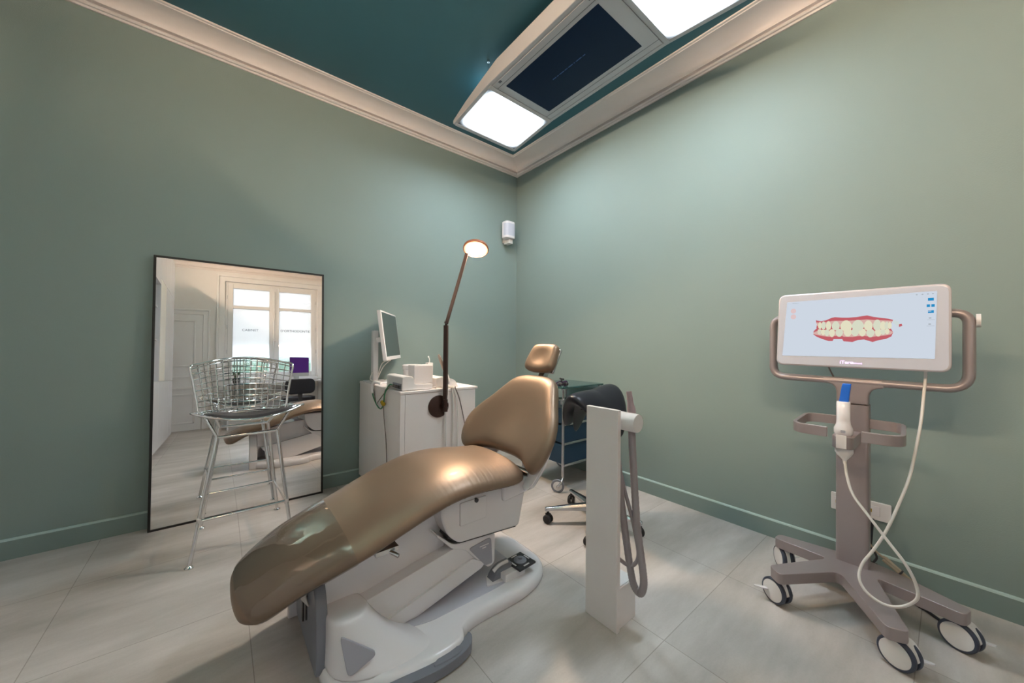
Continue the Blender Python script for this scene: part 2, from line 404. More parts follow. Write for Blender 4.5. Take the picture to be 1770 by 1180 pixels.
mid = (w0 + w1) / 2
for (a, c) in ((w0 + 0.04, mid - 0.002), (mid + 0.002, w1 - 0.04)):
    ix0, ix1 = (a + 0.075, c - 0.075); g = thing  # casement
    b = new(); z0, z1 = wz0 + 0.05, wz1 - 0.04
    for q in ((a, ix0, z0, z1), (ix1, c, z0, z1), (ix0, ix1, z1 - 0.07, z1), (ix0, ix1, z0, z0 + 0.09), (ix0, ix1, 2.135, 2.19)):
        box(b, q[0], q[1], BY - 0.055, BY + 0.0, q[2], q[3])
    cs = P('casement', b, WOODW, bevel=0.005)
    for (pz0, pz1) in ((z0 + 0.09, 2.135), (2.19, z1 - 0.07)):
        b = new(); box(b, ix0, ix1, BY - 0.032, BY - 0.028, pz0, pz1); P('pane', b, FILM, cs, smooth=False)
b = new(); cyl(b, (mid, BY + 0.02, 0.95), (mid, BY + 0.02, 2.5), 0.006, n=10)
box(b, mid - 0.03, mid + 0.03, BY, BY + 0.012, wz0 + 0.05, wz1 - 0.04)
for z in (1.5, 1.56, 2.0, 2.05): cyl(b, (mid, BY + 0.02, z), (mid, BY + 0.02, z + 0.03), 0.014, n=12)
lathe(b, (mid, BY + 0.012, 1.53), (0, 1, 0), [(0.012, 0), (0.012, 0.03), (0.022, 0.04), (0.018, 0.06), (0.004, 0.066)], 16)
P('espagnolette_bolt', b, WOODW)
b = new()
for x in (w0 + 0.03, w1 - 0.03):
    for z in (1.3, 1.75, 2.3): b = new(); cyl(b, (x, BY + 0.004, z), (x, BY + 0.004, z + 0.07), 0.007, n=10); P('hinge', b, ALU)
R3 = lambda X, Y, Z, o: Matrix((V(X), V(Y), V(Z))).transposed().to_4x4()
def frame(o, X, Y):
    X, Y = V(X).normalized(), V(Y).normalized(); Mx = Matrix((X, Y, X.cross(Y))).transposed().to_4x4(); Mx.translation = V(o); return Mx
text_mesh('window_lettering', 'CABINET', 0.062, frame((0.31, BY - 0.024, 1.722), (1, 0, 0), (0, 0, 1)), INKD, win)
text_mesh('window_lettering', "D'ORTHODONTIE", 0.062, frame((0.915, BY - 0.024, 1.722), (1, 0, 0), (0, 0, 1)), INKD, win)
# garden wall and foliage outside, seen dimly through the clear band
b = new(); box(b, -3, 5, -5.2, -5.0, -0.5, 1.9); tag(obj('garden_hedge', b, BLUEG, smooth=False), 'dark green hedge outside behind the frosted window, seen in the mirror', 'hedge')

# ---- panelled door in the window wall (seen in the mirror)
dr = thing('door_1', (0, 0, 0), '', ''); del dr['label']; del dr['category']; dr['kind'] = 'structure'
dx0, dx1, dzt = -1.06, -0.24, 1.98
b = new(); box(b, dx0, dx1, BY, BY + 0.03, 0.005, dzt); P('door_leaf', b, WOODW, dr, bevel=0.003)
for (z0, z1) in ((0.12, 0.62), (0.70, 0.92), (1.08, 1.88)):
    b = new()
    for q in ((dx0 + 0.09, dx1 - 0.09, z0, z0 + 0.025), (dx0 + 0.09, dx1 - 0.09, z1 - 0.025, z1), (dx0 + 0.09, dx0 + 0.115, z0, z1), (dx1 - 0.115, dx1 - 0.09, z0, z1)):
        box(b, q[0], q[1], BY + 0.028, BY + 0.042, q[2], q[3])
    P('panel_moulding', b, WOODW, dr, bevel=0.004)
b = new()
casing(b, dx0, dx1, dzt, 0.1, BY, 0.03, 0.048, 0.03)
P('casing', b, WOODW, dr)
b = new(); cyl(b, (dx1 - 0.045, BY + 0.03, 0.98), (dx1 - 0.045, BY + 0.09, 0.98), 0.009); cyl(b, (dx1 - 0.045, BY + 0.08, 0.98), (dx1 - 0.16, BY + 0.08, 0.98), 0.008)
P('door_handle', b, CHROME, dr)
# ================================================================== CEILING LAMP
cl = thing('ceiling_light', (1.69, 1.52, 2.80), 'long grey ceiling light with a dark display between two glowing panels', 'ceiling light')
LX0, LX1, LY0, LY1 = 1.378, 2.0, 0.58, 2.44
def lamp_low(y):                       # underside: ends dip slightly below the middle
    d = abs(y - 1.51) ; return 2.805 if d > 0.925 else (2.855 if d < 0.46 else 2.855 - 0.05 * (d - 0.46) / 0.465)
b = new()
ys = [LY0, LY0 + 0.03, 1.05, 1.97, LY1 - 0.03, LY1]
low = [(y, lamp_low(y) + 0.004) for y in ys]
up = [(LY1 + 0.0, 2.83), (2.26, 2.885), (2.06, 2.93), (1.88, 2.965), (1.14, 2.965), (0.96, 2.93), (0.76, 2.885), (LY0, 2.83)]
prism(b, low + up, 'x', LX0 + 0.02, LX1 - 0.02)
obj('lamp_body', b, LAMPG, cl, bevel=0.004)
b = new()                              # long side rails
for x0, x1 in ((LX0, LX0 + 0.03), (LX1 - 0.03, LX1)):
    prism(b, [(y, lamp_low(y)) for y in ys] + [(LY1, 2.835), (2.26, 2.89), (2.06, 2.935), (1.88, 2.972), (1.14, 2.972), (0.96, 2.935), (0.76, 2.89), (LY0, 2.835)], 'x', x0, x1)
obj('side_rail', b, LAMPG, cl, bevel=0.006)
def lowquad(b, x0, x1, y0, y1, off, th=0.004):
    p = []
    for z in (0, th):
        for (x, y) in ((x0, y0), (x1, y0), (x1, y1), (x0, y1)):
            p.append(b.verts.new((x, y, lamp_low(y) - off + z)))
    for q in ((3, 2, 1, 0), (4, 5, 6, 7), (0, 1, 5, 4), (1, 2, 6, 5), (2, 3, 7, 6), (3, 0, 4, 7)): b.faces.new([p[i] for i in q])
for (y0, y1) in ((1.985, LY1 - 0.03), (LY0 + 0.03, 1.035)):
    b = new(); lowquad(b, LX0 + 0.032, LX1 - 0.032, y0, y1, 0.001); obj('light_panel', b, PANEL, cl, smooth=False)
b = new()
for (y, s) in ((1.97, 1), (1.05, -1), (LY1 - 0.03, 1), (LY0 + 0.03, -1)): b = new(); lowquad(b, LX0 + 0.02, LX1 - 0.02, y if s > 0 else y - 0.03, y + 0.03 if s > 0 else y, 0.003, 0.008); obj('cross_bar', b, LAMPG, cl, bevel=0.002)
b = new(); lowquad(b, LX0 + 0.035, LX1 - 0.035, 1.055, 1.965, 0.002, 0.006)
df = obj('display_frame', b, LAMPG, cl, bevel=0.002)
b = new()
for q in ((LX0 + 0.075, LX0 + 0.078, 1.055, 1.965), (LX1 - 0.078, LX1 - 0.075, 1.055, 1.965)): b = new(); lowquad(b, q[0], q[1], q[2], q[3], 0.0026, 0.003); obj('seam', b, LAMPD, df, smooth=False)
for (x, y) in ((1.425, 1.90), (1.425, 1.15)): b = new(); lowquad(b, x - 0.008, x + 0.01, y - 0.012, y + 0.012, 0.0028, 0.003); obj('sensor_window', b, LAMPD, df, smooth=False)
b = new(); lowquad(b, 1.481, 1.891, 1.142, 1.905, 0.004, 0.004); ds = obj('display', b, SCREEND, cl, smooth=False)
b = new()
y = 1.66
for w in (0.03, 0.012, 0.04, 0.022, 0.035, 0.01, 0.045, 0.02):
    lowquad(b, 1.678, 1.684, y - w, y, 0.0046, 0.0006); y -= w + 0.008
obj('display_text', b, TEXTDIM, ds, smooth=False)
b = new()
for (x, y) in ((1.40, 2.0), (1.96, 2.0), (1.40, 1.02), (1.96, 1.02)): b = new(); cyl(b, (x, y, 2.90), (x, y, CZ), 0.0015, n=6); obj('suspension_cable', b, CHROME, cl)
b = new()
for (x, y) in ((1.40, 2.0), (1.96, 2.0), (1.40, 1.02), (1.96, 1.02)): b = new(); cyl(b, (x, y, CZ - 0.02), (x, y, CZ), 0.009, n=12); obj('cable_anchor', b, CHROME, cl)
# small uplights on the lamp's back
UP = emit('uplight_strip', (0.62, 0.9, 1.0), 1.6)
b = new()
for (y0, y1) in ((2.12, 2.24), (0.78, 0.90)): b = new(); box(b, 1.45, 1.93, y0, y1, 2.935, 2.94); obj('uplight', b, UP, cl, smooth=False)

# added warm fill lights shaped as downlights in the rear ceiling, behind the camera
for i, (x, y, lb) in enumerate(((0.2, -0.9, 'round warm fill light added in the unseen rear ceiling nearest the cupboards'), (1.5, -1.0, 'round warm fill light added in the unseen rear ceiling nearest the scanner wall'))):
    d = thing('fill_light', (x, y, CZ - 0.04), lb, 'ceiling light', 'added warm fill lights in the rear ceiling')
    b = new(); lathe(b, (x, y, CZ), (0, 0, -1), [(0.10, 0), (0.10, 0.035), (0.085, 0.04), (0.08, 0.02)], 32); obj('trim_ring', b, WOODW, d)
    b = new(); lathe(b, (x, y, CZ - 0.022), (0, 0, -1), [(0.078, 0), (0.078, 0.012), (0.05, 0.03), (0.01, 0.036)], 32); obj('lamp_lens', b, WARM, d)

# ================================================================== MIRROR
ta = math.radians(2.2)
mr = thing('floor_mirror', (0.143, 2.925, 0), 'tall black-framed mirror leaning against the green wall behind the wire stool', 'mirror')
Mm = Matrix.Translation((0.143, 2.918, 0.0)) @ Matrix.Rotation(-ta, 4, 'X')
hw, hh, ft = 0.455, 1.615, 0.016
b = new()
for q in ((-hw, -hw + 0.012, 0, hh), (hw - 0.012, hw, 0, hh), (-hw + 0.012, hw - 0.012, 0, 0.012), (-hw + 0.012, hw - 0.012, hh - 0.012, hh)):
    box(b, q[0], q[1], 0, ft, q[2], q[3], Mm)
obj('mirror_frame', b, BLACK, mr, smooth=False)
b = new(); box(b, -hw + 0.011, hw - 0.011, 0.004, ft - 0.003, 0.011, hh - 0.011, Mm); obj('mirror_glass', b, MIRROR, mr, smooth=False)

# ================================================================== BAR STOOL (chromed wire)
st = thing('bar_stool', (0.12, 2.57, 0), 'chromed wire bar stool with a thin black seat pad, before the mirror', 'stool')
jf = [(-0.007, 2.45, 0.596), (0.26, 2.45, 0.598)]; jb = [(0.004, 2.72, 0.60), (0.239, 2.72, 0.60)]
ff = [(-0.104, 2.341, 0), (0.325, 2.355, 0)]; fb = [(-0.076, 2.80, 0), (0.304, 2.814, 0)]
def lerp(a, c, t): return V(a).lerp(V(c), t)
for fpt, j in ((ff[0], jf[0]), (ff[1], jf[1]), (fb[0], jb[0]), (fb[1], jb[1])):
    b = new(); p0 = V(fpt) + V((0, 0, 0.008)); cyl(b, p0, j, 0.0092, n=14)
    lg = obj('leg', b, CHROME, st)
    b = new(); lathe(b, (fpt[0], fpt[1], 0), (0, 0, 1), [(0.019, 0), (0.019, 0.004), (0.012, 0.009), (0.008, 0.014)], 20); obj('foot', b, CHROME, lg)
rz = 0.34
FR = [lerp(ff[0], jf[0], rz), lerp(ff[1], jf[1], rz), lerp(fb[1], jb[1], rz * 1.0), lerp(fb[0], jb[0], rz)]
for i in range(4):
    b = new(); cyl(b, FR[i], FR[(i + 1) % 4], 0.0066, n=12); obj('footrest_bar', b, CHROME, st)
b = new()
for q in FR: b = new(); cyl(b, q - V((0, 0, 0.014)), q + V((0, 0, 0.014)), 0.0115, n=14); obj('footrest_joint', b, CHROME, st)
sx = lambda a: 0.14 + 0.25 * a
def seatP(a, bb):          # a -1..1 across, bb 0 front .. 1 back
    wd_ = 1 - 0.25 * bb ** 2
    return V((sx(a * wd_), 2.355 + 0.33 * bb + 0.10 * a * a * (1 - bb), 0.676 + 0.042 * a * a - 0.012 * bb + 0.015 * (1 - bb) ** 3))
b = new()
for (A, B) in ((jf[0], seatP(-0.80, 0.16)), (jf[1], seatP(0.72, 0.16)), (jb[0], seatP(-0.8, 0.85)), (jb[1], seatP(0.75, 0.85)), (jf[0], jf[1]), (jb[0], jb[1])):
    cyl(b, A, B, 0.0078, n=12)
for j in jf + jb: lathe(b, V(j) - V((0, 0, 0.009)), (0, 0, 1), [(0.004, 0), (0.009, 0.003), (0.009, 0.015), (0.004, 0.018)], 14)
for s in (-0.76, 0.735): cyl(b, seatP(s, 0.10), seatP(s, 0.9), 0.0065, n=10)
obj('seat_support', b, CHROME, st)
b = new()
for i in range(15):
    a = -0.94 + 1.88 * i / 14; tube(b, [seatP(a, t / 6) for t in range(7)], 0.0032, n=6, k=3)
for i in range(9):
    t = (i + 0.5) / 9; tube(b, [seatP(-1 + 2 * k / 10, t) for k in range(11)], 0.0032, n=6, k=3)
rimp = [seatP(-1 + 2 * k / 12, 0) for k in range(13)] + [seatP(1, k / 5) for k in range(1, 6)] + [seatP(1 - 2 * k / 12, 1) for k in range(1, 13)] + [seatP(-1, 1 - k / 5) for k in range(1, 5)]
tube(b, rimp, 0.0062, n=10, k=3, closed=True)
obj('seat_grid', b, CHROME, st)
def backP(a, t):           # t 0 bottom .. 1 top
    w = 0.195 + 0.04 * t
    return V((0.112 + w * a, 2.672 + 0.035 * t - (0.15) * a * a, 0.695 + 0.012 * a * a + t * (0.312 - 0.052 * a * a)))
b = new()
for i in range(13):
    a = -0.86 + 1.72 * i / 12; tube(b, [backP(a, k / 5) for k in range(6)], 0.0032, n=6, k=3)
for i in range(9):
    t = (i + 0.5) / 9; tube(b, [backP(-1 + 2 * k / 12, t) for k in range(13)], 0.0032, n=6, k=3)
rimp = [backP(-1 + 2 * k / 14, 0) for k in range(15)] + [backP(1, k / 4) for k in range(1, 5)] + [backP(1 - 2 * k / 14, 1) for k in range(1, 15)] + [backP(-1, 1 - k / 4) for k in range(1, 4)]
tube(b, rimp, 0.0060, n=10, k=3, closed=True)
for s in (-0.5, 0.5): tube(b, [backP(s, 0.02), seatP(s * 0.9, 1.0)], 0.005, n=8, smooth=False)
obj('backrest_grid', b, CHROME, st)
b = new(); NU, NV = 16, 10; G = []
for z in (0, 1):
    g = []
    for i in range(NU + 1):
        a = -1 + 2 * i / NU; row = []
        for j in range(NV + 1):
            t = j / NV; rnd = 1 - 0.18 * (2 * t - 1) ** 4
            p = seatP(a * 0.86 * rnd, 0.06 + 0.84 * (0.5 + (t - 0.5) * (1 - 0.15 * a ** 4)))
            p.z += 0.006 + z * 0.016 * (1 - a ** 8) ** 0.5 * (1 - (2 * t - 1) ** 8) ** 0.5; row.append(b.verts.new(p))
        g.append(row)
    G.append(g)
for z in (0, 1):
    for i in range(NU):
        for j in range(NV):
            q = (G[z][i][j], G[z][i + 1][j], G[z][i + 1][j + 1], G[z][i][j + 1]); b.faces.new(q if z else q[::-1])
ring = lambda g: [g[i][0] for i in range(NU + 1)] + [g[NU][j] for j in range(1, NV + 1)] + [g[i][NV] for i in range(NU - 1, -1, -1)] + [g[0][j] for j in range(NV - 1, 0, -1)]
_cyc(b, ring(G[0]), ring(G[1]))
bmesh.ops.remove_doubles(b, verts=b.verts[:], dist=0.0003)
obj('seat_pad', b, PADB, st, angle=60)

# ================================================================== WHITE CABINET by the left wall
cb = thing('cabinet', (1.14, 2.57, 0), 'white cabinet standing out from the green wall, monitor on top', 'cabinet')
cx0, cx1, cy0, cz = 0.868, 1.42, 2.155, 0.80
b = new(); box(b, cx0, cx1, cy0 + 0.02, WY - 0.016, 0.06, cz - 0.016); box(b, cx0 + 0.02, cx1 - 0.02, cy0 + 0.04, WY - 0.016, 0, 0.06); obj('cabinet_body', b, LAMW, cb, bevel=0.0015)
b = new(); box(b, cx0 - 0.002, cx1 + 0.018, cy0 - 0.004, WY - 0.016, cz - 0.016, cz); obj('cabinet_top', b, LAMW, cb, bevel=0.002)
b = new(); box(b, cx0, cx0 + 0.03, cy0, cy0 + 0.019, 0.06, cz - 0.018); obj('end_stile', b, LAMW, cb, bevel=0.001)
b = new(); box(b, cx0 + 0.032, cx1, cy0, cy0 + 0.019, 0.06, cz - 0.018); obj('front_panel', b, LAMW, cb, bevel=0.001)
b = new()          # hook rail with small holders on the far side
cyl(b, (cx1 + 0.006, cy0 + 0.03, 0.745), (cx1 + 0.006, cy0 + 0.03, 0.60), 0.007, n=12)
hk = obj('side_holder', b, STEEL, cb)
b = new(); lathe(b, (cx1 + 0.006, cy0 + 0.028, 0.615), (0.3, -1, 0), [(0.014, -0.01), (0.016, 0.0), (0.016, 0.02), (0.012, 0.024)], 16); obj('holder_knob', b, PLW, hk)

# monitor on the cabinet (built in its own frame: screen faces +x side)
mo = thing('monitor', (0.96, 2.76, cz), 'white monitor on a column stand on the white cabinet, seen edge-on', 'monitor')
mB = V((0.915, 2.52, 0.98)); mdir = V((0.54, 0.84, 0)).normalized()
lean = V((mdir.y, -mdir.x, 0))                                  # screen normal in plan
mup = (V((0, 0, 1)) - lean * 0.135).normalized(); mdep = mdir.cross(mup)
if mdep.dot(lean) < 0: mdep = -mdep
mw, mh = 0.50, 0.362
def MP(u, v, d): return mB + mdir * (u * mw) + mup * (v * mh) + mdep * d
def mbox(b, u0, u1, v0, v1, d0, d1):
    vs = [b.verts.new(MP(u, v, d)) for d in (d0, d1) for (u, v) in ((u0, v0), (u1, v0), (u1, v1), (u0, v1))]
    for q in ((3, 2, 1, 0), (4, 5, 6, 7), (0, 1, 5, 4), (1, 2, 6, 5), (2, 3, 7, 6), (3, 0, 4, 7)): b.faces.new([vs[i] for i in q])
b = new(); mbox(b, 0, 1, 0, 1, -0.028, 0); obj('monitor_housing', b, PLW2, mo, bevel=0.004)
b = new(); mbox(b, 0.03, 0.97, 0.075, 0.965, -0.001, 0.001); obj('monitor_screen', b, MONSCR, mo, smooth=False)
b = new(); mbox(b, 0.36, 0.64, 0.30, 0.62, -0.055, -0.027); mbox(b, 0.44, 0.56, 0.40, 0.50, -0.11, -0.052); obj('mounting_plate', b, PLW2, mo, bevel=0.004)
pc = MP(0.5, 0.45, -0.125); pc.z = 1.08
b = new()
prism(b, [(pc.x - 0.022, pc.y - 0.028), (pc.x + 0.016, pc.y - 0.028), (pc.x + 0.016, pc.y + 0.028), (pc.x - 0.022, pc.y + 0.028)], 'z', cz + 0.012, 1.20)
obj('monitor_column', b, PLW2, mo, bevel=0.006)
b = new(); box(b, pc.x - 0.06, pc.x + 0.10, pc.y - 0.12, pc.y + 0.10, cz + 0.0005, cz + 0.012); obj('monitor_base', b, PLW2, mo, bevel=0.004)
b = new(); tube(b, [pc + V((0.02, 0, -0.24)), MP(0.2, -0.05, -0.06), MP(0.4, 0.0, -0.02)], 0.0035); tube(b, [pc + V((0.02, 0, -0.255)), MP(0.22, -0.13, -0.06), MP(0.42, 0.0, -0.02)], 0.0035)
tube(b, [pc + V((-0.026, -0.02, -0.20)), pc + V((-0.045, -0.03, -0.25)), pc + V((-0.03, -0.1, cz + 0.018 - pc.z))], 0.0035)
obj('monitor_cable', b, CORDW, mo)

# scanner control box and tissue block
dv = thing('device_box', (0.98, 2.30, cz), 'low white device box with cables plugged in at the cabinet edge', 'device')
b = new(); prism(b, rpoly([(0.893, cz + 0.003), (1.10, cz + 0.003), (1.10, cz + 0.035), (0.975, cz + 0.04), (0.965, cz + 0.092), (0.893, cz + 0.092)], [0.004, 0.004, 0.004, 0.006, 0.02, 0.02]), 'y', 2.185, 2.46)
obj('device_housing', b, PLW, dv, bevel=0.004)
b = new(); box(b, 0.889, 0.894, 2.20, 2.34, cz + 0.01, cz + 0.045); obj('port_panel', b, PLG, dv, smooth=False)
b = new()
for i, y in enumerate((2.215, 2.245, 2.28, 2.32)): b = new(); box(b, 0.884, 0.891, y - 0.009, y + 0.009, cz + 0.014, cz + 0.034); obj('socket', b, DARK, dv, smooth=False)
tb = thing('white_carton', (1.02, 2.24, cz + 0.04), 'plain white upright carton standing on the device box', 'box')
b = new(); box(b, 0.978, 1.108, 2.20, 2.30, cz + 0.0405, cz + 0.158); obj('carton_body', b, LAMW, tb, bevel=0.002)
b = new(); box(b, 0.980, 1.106, 2.202, 2.298, cz + 0.158, cz + 0.160); obj('carton_lid', b, PLW, tb, smooth=False)
# round pot behind
pt = thing('round_tub', (1.07, 2.46, cz), 'round white lidded tub behind the carton and below the monitor', 'tub')
b = new(); lathe(b, (1.10, 2.52, cz), (0, 0, 1), [(0.055, 0), (0.06, 0.01), (0.062, 0.1), (0.06, 0.115)], 40); obj('tub_body', b, PLW2, pt)
b = new(); lathe(b, (1.10, 2.52, cz + 0.112), (0, 0, 1), [(0.066, 0), (0.068, 0.004), (0.068, 0.03), (0.06, 0.036), (0.0, 0.038)], 40); obj('tub_lid', b, PLW2, pt)
b = new(); tube(b, [(1.20, 2.44, cz + 0.16), (1.202, 2.44, cz + 0.185), (1.195, 2.44, cz + 0.20)], 0.003); lathe(b, (1.193, 2.44, cz + 0.2), (0, 0, 1), [(0.001, 0), (0.006, 0.004), (0.001, 0.011)], 10)
box(b, 1.18, 1.22, 2.42, 2.46, cz + 0.001, cz + 0.162)
tag(obj('bottle_spout', b, PLW), 'slim clear spout bottle rising behind the white carton', 'bottle')
# handpiece on its tray
hp = thing('handpiece_cradle', (1.22, 2.30, cz), 'curved white handpiece cradle on the cabinet beside the lamp pole', 'cradle')
b = new(); prism(b, rpoly([(1.13, cz), (1.30, cz), (1.275, cz + 0.05), (1.20, cz + 0.078), (1.13, cz + 0.07)], [0.002, 0.002, 0.02, 0.03, 0.01]), 'y', 2.19, 2.40); obj('cradle_body', b, PLW, hp, bevel=0.006)
b = new(); lathe(b, (1.19, 2.15, cz + 0.03), (-0.16, 0.02, 1), [(0.018, 0), (0.022, 0.02), (0.02, 0.05), (0.015, 0.07)], 24); obj('cradle_cup', b, PLW, hp)
wa = thing('intraoral_wand', (1.19, 2.15, 0.83), 'white handheld wand with a pale tan tip leaning in its cradle on the cabinet', 'dental wand')
b = new(); lathe(b, (1.195, 2.14, cz + 0.035), (-0.36, 0.0, 1), [(0.013, 0), (0.015, 0.03), (0.012, 0.085), (0.010, 0.10)], 20); obj('wand_handle', b, PLW, wa)
b = new(); lathe(b, (1.195 - 0.0345, 2.14, cz + 0.035 + 0.096), (-0.42, 0, 1), [(0.010, 0), (0.0115, 0.02), (0.010, 0.09), (0.006, 0.108)], 20); obj('wand_tip', b, mat('tan_tip', (0.62, 0.46, 0.36), 0.4), wa)
# cables at the cabinet edge
def cord(name, pts, r, m, label, cat='cable', group=None, k=6):
    b = new(); tube(b, pts, r, n=8, k=k); return tag(obj(name, b, m), label, cat, group)
cord('green_cable', [(0.886, 2.315, cz + 0.022), (0.865, 2.33, cz + 0.03), (0.846, 2.36, 0.772), (0.852, 2.40, 0.70), (0.855, 2.46, 0.655), (0.852, 2.53, 0.67), (0.850, 2.60, 0.72), (0.850, 2.615, 0.742)], 0.0045, CORDN, 'green cable looping down over the cabinet edge into a white sleeve')
cord('cable_sleeve', [(0.850, 2.618, 0.745), (0.850, 2.63, 0.79), (0.862, 2.61, 0.822), (0.89, 2.56, 0.816)], 0.012, PLW, 'thick white sleeve bent over the left edge of the cabinet top')
cord('grey_cable', [(0.886, 2.28, cz + 0.02), (0.86, 2.32, cz + 0.012), (0.85, 2.40, 0.76), (0.846, 2.49, 0.70), (0.852, 2.55, 0.68), (0.855, 2.60, 0.75), (0.86, 2.64, 0.79)], 0.003, CORDG, 'thin grey-brown cable looping beside the green one')
cord('black_cable', [(0.886, 2.245, cz + 0.022), (0.868, 2.29, cz + 0.03), (0.852, 2.37, 0.79), (0.852, 2.40, 0.70), (0.853, 2.39, 0.60), (0.852, 2.35, 0.47), (0.855, 2.34, 0.30), (0.85, 2.35, 0.12), (0.80, 2.36, 0.006), (0.84, 2.6, 0.006)], 0.003, CORDG, 'thin dark cable hanging straight down the left side of the cabinet')
b = new(); lathe(b, (0.848, 2.40, 0.70), (0, 1, 0.4), [(0.008, -0.02), (0.014, -0.012), (0.014, 0.0), (0.009, 0.002), (0.009, 0.006), (0.013, 0.008), (0.013, 0.02), (0.007, 0.024)], 16)
tag(obj('yellow_connector', b, YEL), 'yellow brass-coloured connector on the looping cables beside the cabinet', 'connector')
for i, (pts, r, m, lb) in enumerate((
    ([(1.10, 2.183, cz + 0.012), (1.13, 2.16, cz + 0.018), (1.155, 2.145, 0.79), (1.165, 2.143, 0.74), (1.17, 2.141, 0.66), (1.165, 2.141, 0.30)], 0.003, CORDW, 'thin white cord from the device box passing behind the lamp disc'),
    ([(1.215, 2.19, cz + 0.012), (1.225, 2.143, 0.80), (1.235, 2.141, 0.70), (1.232, 2.141, 0.5), (1.235, 2.141, 0.25)], 0.0045, CORDW, 'thick white tube hanging right beside the lamp pole'),
    ([(1.225, 2.19, cz + 0.01), (1.24, 2.142, 0.79), (1.262, 2.140, 0.70), (1.27, 2.140, 0.5), (1.262, 2.141, 0.25)], 0.0045, CORDW, 'second thick white tube from the lamp pole, hanging down the cabinet front'),
    ([(1.235, 2.19, cz + 0.012), (1.25, 2.142, 0.80), (1.285, 2.139, 0.71), (1.33, 2.139, 0.52), (1.36, 2.14, 0.34), (1.37, 2.141, 0.2)], 0.0035, CORDG, 'brownish thin tube slanting down towards the gold backrest'),
    ([(1.182, 2.128, cz + 0.03), (1.178, 2.12, 0.79), (1.172, 2.11, 0.72), (1.176, 2.138, 0.62), (1.185, 2.141, 0.25)], 0.0045, PLW, 'white tube from the wand running down across the bronze disc'))):
    k_ = 2 if i == 0 else 1
    if i < 4: pts = pts[:k_] + [(pts[k_][0], 2.145, 0.808)] + pts[k_:]
    cord('hanging_tube', pts, r, m, lb, 'tube')

# ================================================================== DESK LAMP on the cabinet front
dl = thing('swing_arm_lamp', (1.13, cy0, 0.687), 'slim dark bronze swing-arm lamp with a lit round head, fixed to the cabinet front', 'lamp')
b = new(); lathe(b, (1.128, cy0 - 0.001, 0.687), (0, -1, 0), [(0.073, 0), (0.073, 0.008), (0.068, 0.012), (0.0, 0.013)], 48); obj('mounting_disc', b, BRONZE, dl)
b = new(); cyl(b, (1.158, cy0 - 0.01, 0.70), (1.158, cy0 - 0.055, 0.70), 0.016, n=20); cyl(b, (1.158, 2.115, 0.655), (1.158, 2.115, 0.735), 0.0165, n=20); obj('pivot', b, BRONZE, dl)
Mx = Matrix.Translation((1.158, 2.115, 0)) @ Matrix.Rotation(0.6, 4, 'Z')
b = new(); box(b, -0.0125, 0.0125, -0.0125, 0.0125, 0.73, 1.225, Mx); obj('lower_arm', b, BRONZE, dl, bevel=0.002)
e0, e1 = V((1.158, 2.11, 1.235)), V((1.31, 2.11, 1.725)); ax = (e1 - e0).normalized()
fr_ = frame(e0, V((1, -0.6, 0)) - ax * V((1, -0.6, 0)).dot(ax), ax)
b = new(); box(b, -0.011, 0.011, 0.0, (e1 - e0).length, -0.012, 0.012, fr_); obj('upper_arm', b, BRONZE, dl, bevel=0.002)
b = new(); cyl(b, (1.158, 2.115, 1.215), (1.158, 2.115, 1.25), 0.008, n=16); cyl(b, (1.15, 2.09, 1.245), (1.166, 2.135, 1.245), 0.010, n=16); obj('elbow', b, BRONZE, dl)
hn = V((-0.28, -0.34, -0.90)).normalized(); hc = V((1.378, 2.10, 1.768))
b = new(); lathe(b, hc, hn, [(0.0, -0.016), (0.07, -0.015), (0.088, -0.008), (0.090, 0.004), (0.088, 0.008), (0.082, 0.009), (0.080, 0.004)], 48); hd = obj('lamp_head', b, mat('copper_lamp_head', (0.42, 0.17, 0.10), 0.3, metal=0.5), dl)
b = new(); lathe(b, hc, hn, [(0.0, 0.004), (0.0795, 0.0045), (0.0795, 0.0065), (0.053, 0.0065)], 48); obj('diffuser_ring', b, mat('copper_glow_ring', (0.7, 0.35, 0.2), 0.35, emis=(1.0, 0.45, 0.25), es=0.8), hd)
b = new(); lathe(b, hc, hn, [(0.052, 0.0062), (0.052, 0.0095), (0.04, 0.011), (0.0, 0.0115)], 40); obj('led_disc', b, DESKLED, hd)

# ================================================================== SPEAKER on the left wall
sp = thing('wall_speaker', (2.31, 2.93, 2.16), 'small white wall speaker on a bracket in the room corner', 'speaker')
b = new(); prism(b, rrect(2.252, 2.376, 2.865, 2.965, 0.038), 'z', 2.20, 2.375); obj('speaker_body', b, PLW2, sp, bevel=0.010)
b = new(); prism(b, rrect(2.2515, 2.3765, 2.8645, 2.95, 0.038), 'z', 2.225, 2.35); obj('speaker_grille', b, mat('speaker_grille', (0.50, 0.52, 0.60), 0.5, bump=0.2, bscale=600), sp)
b = new(); box(b, 2.31, 2.362, 2.90, 2.985, 2.155, 2.20); box(b, 2.30, 2.37, 2.965, 3.0, 2.17, 2.30); obj('speaker_bracket', b, PLW, sp, bevel=0.004)

# ================================================================== WALL SOCKET PLATE
so = thing('wall_socket', (WX, 0.29, 0.26), 'white multi-socket wall plate behind the scanner cart column', 'socket')
b = new(); prism(b, rrect(0.182, 0.400, 0.260, 0.347, 0.006), 'x', WX - 0.011, WX); obj('cover_plate', b, PLW, so, bevel=0.003)
b = new()
for y in (0.245, 0.365):
    b = new(); box(b, WX - 0.013, WX - 0.009, y - 0.024, y + 0.024, 0.28, 0.327); ins = obj('socket_insert', b, PLW2, so, bevel=0.001)
    b = new(); box(b, WX - 0.0145, WX - 0.012, y + 0.003, y + 0.016, 0.296, 0.312); obj('data_port', b, YEL, ins, smooth=False)

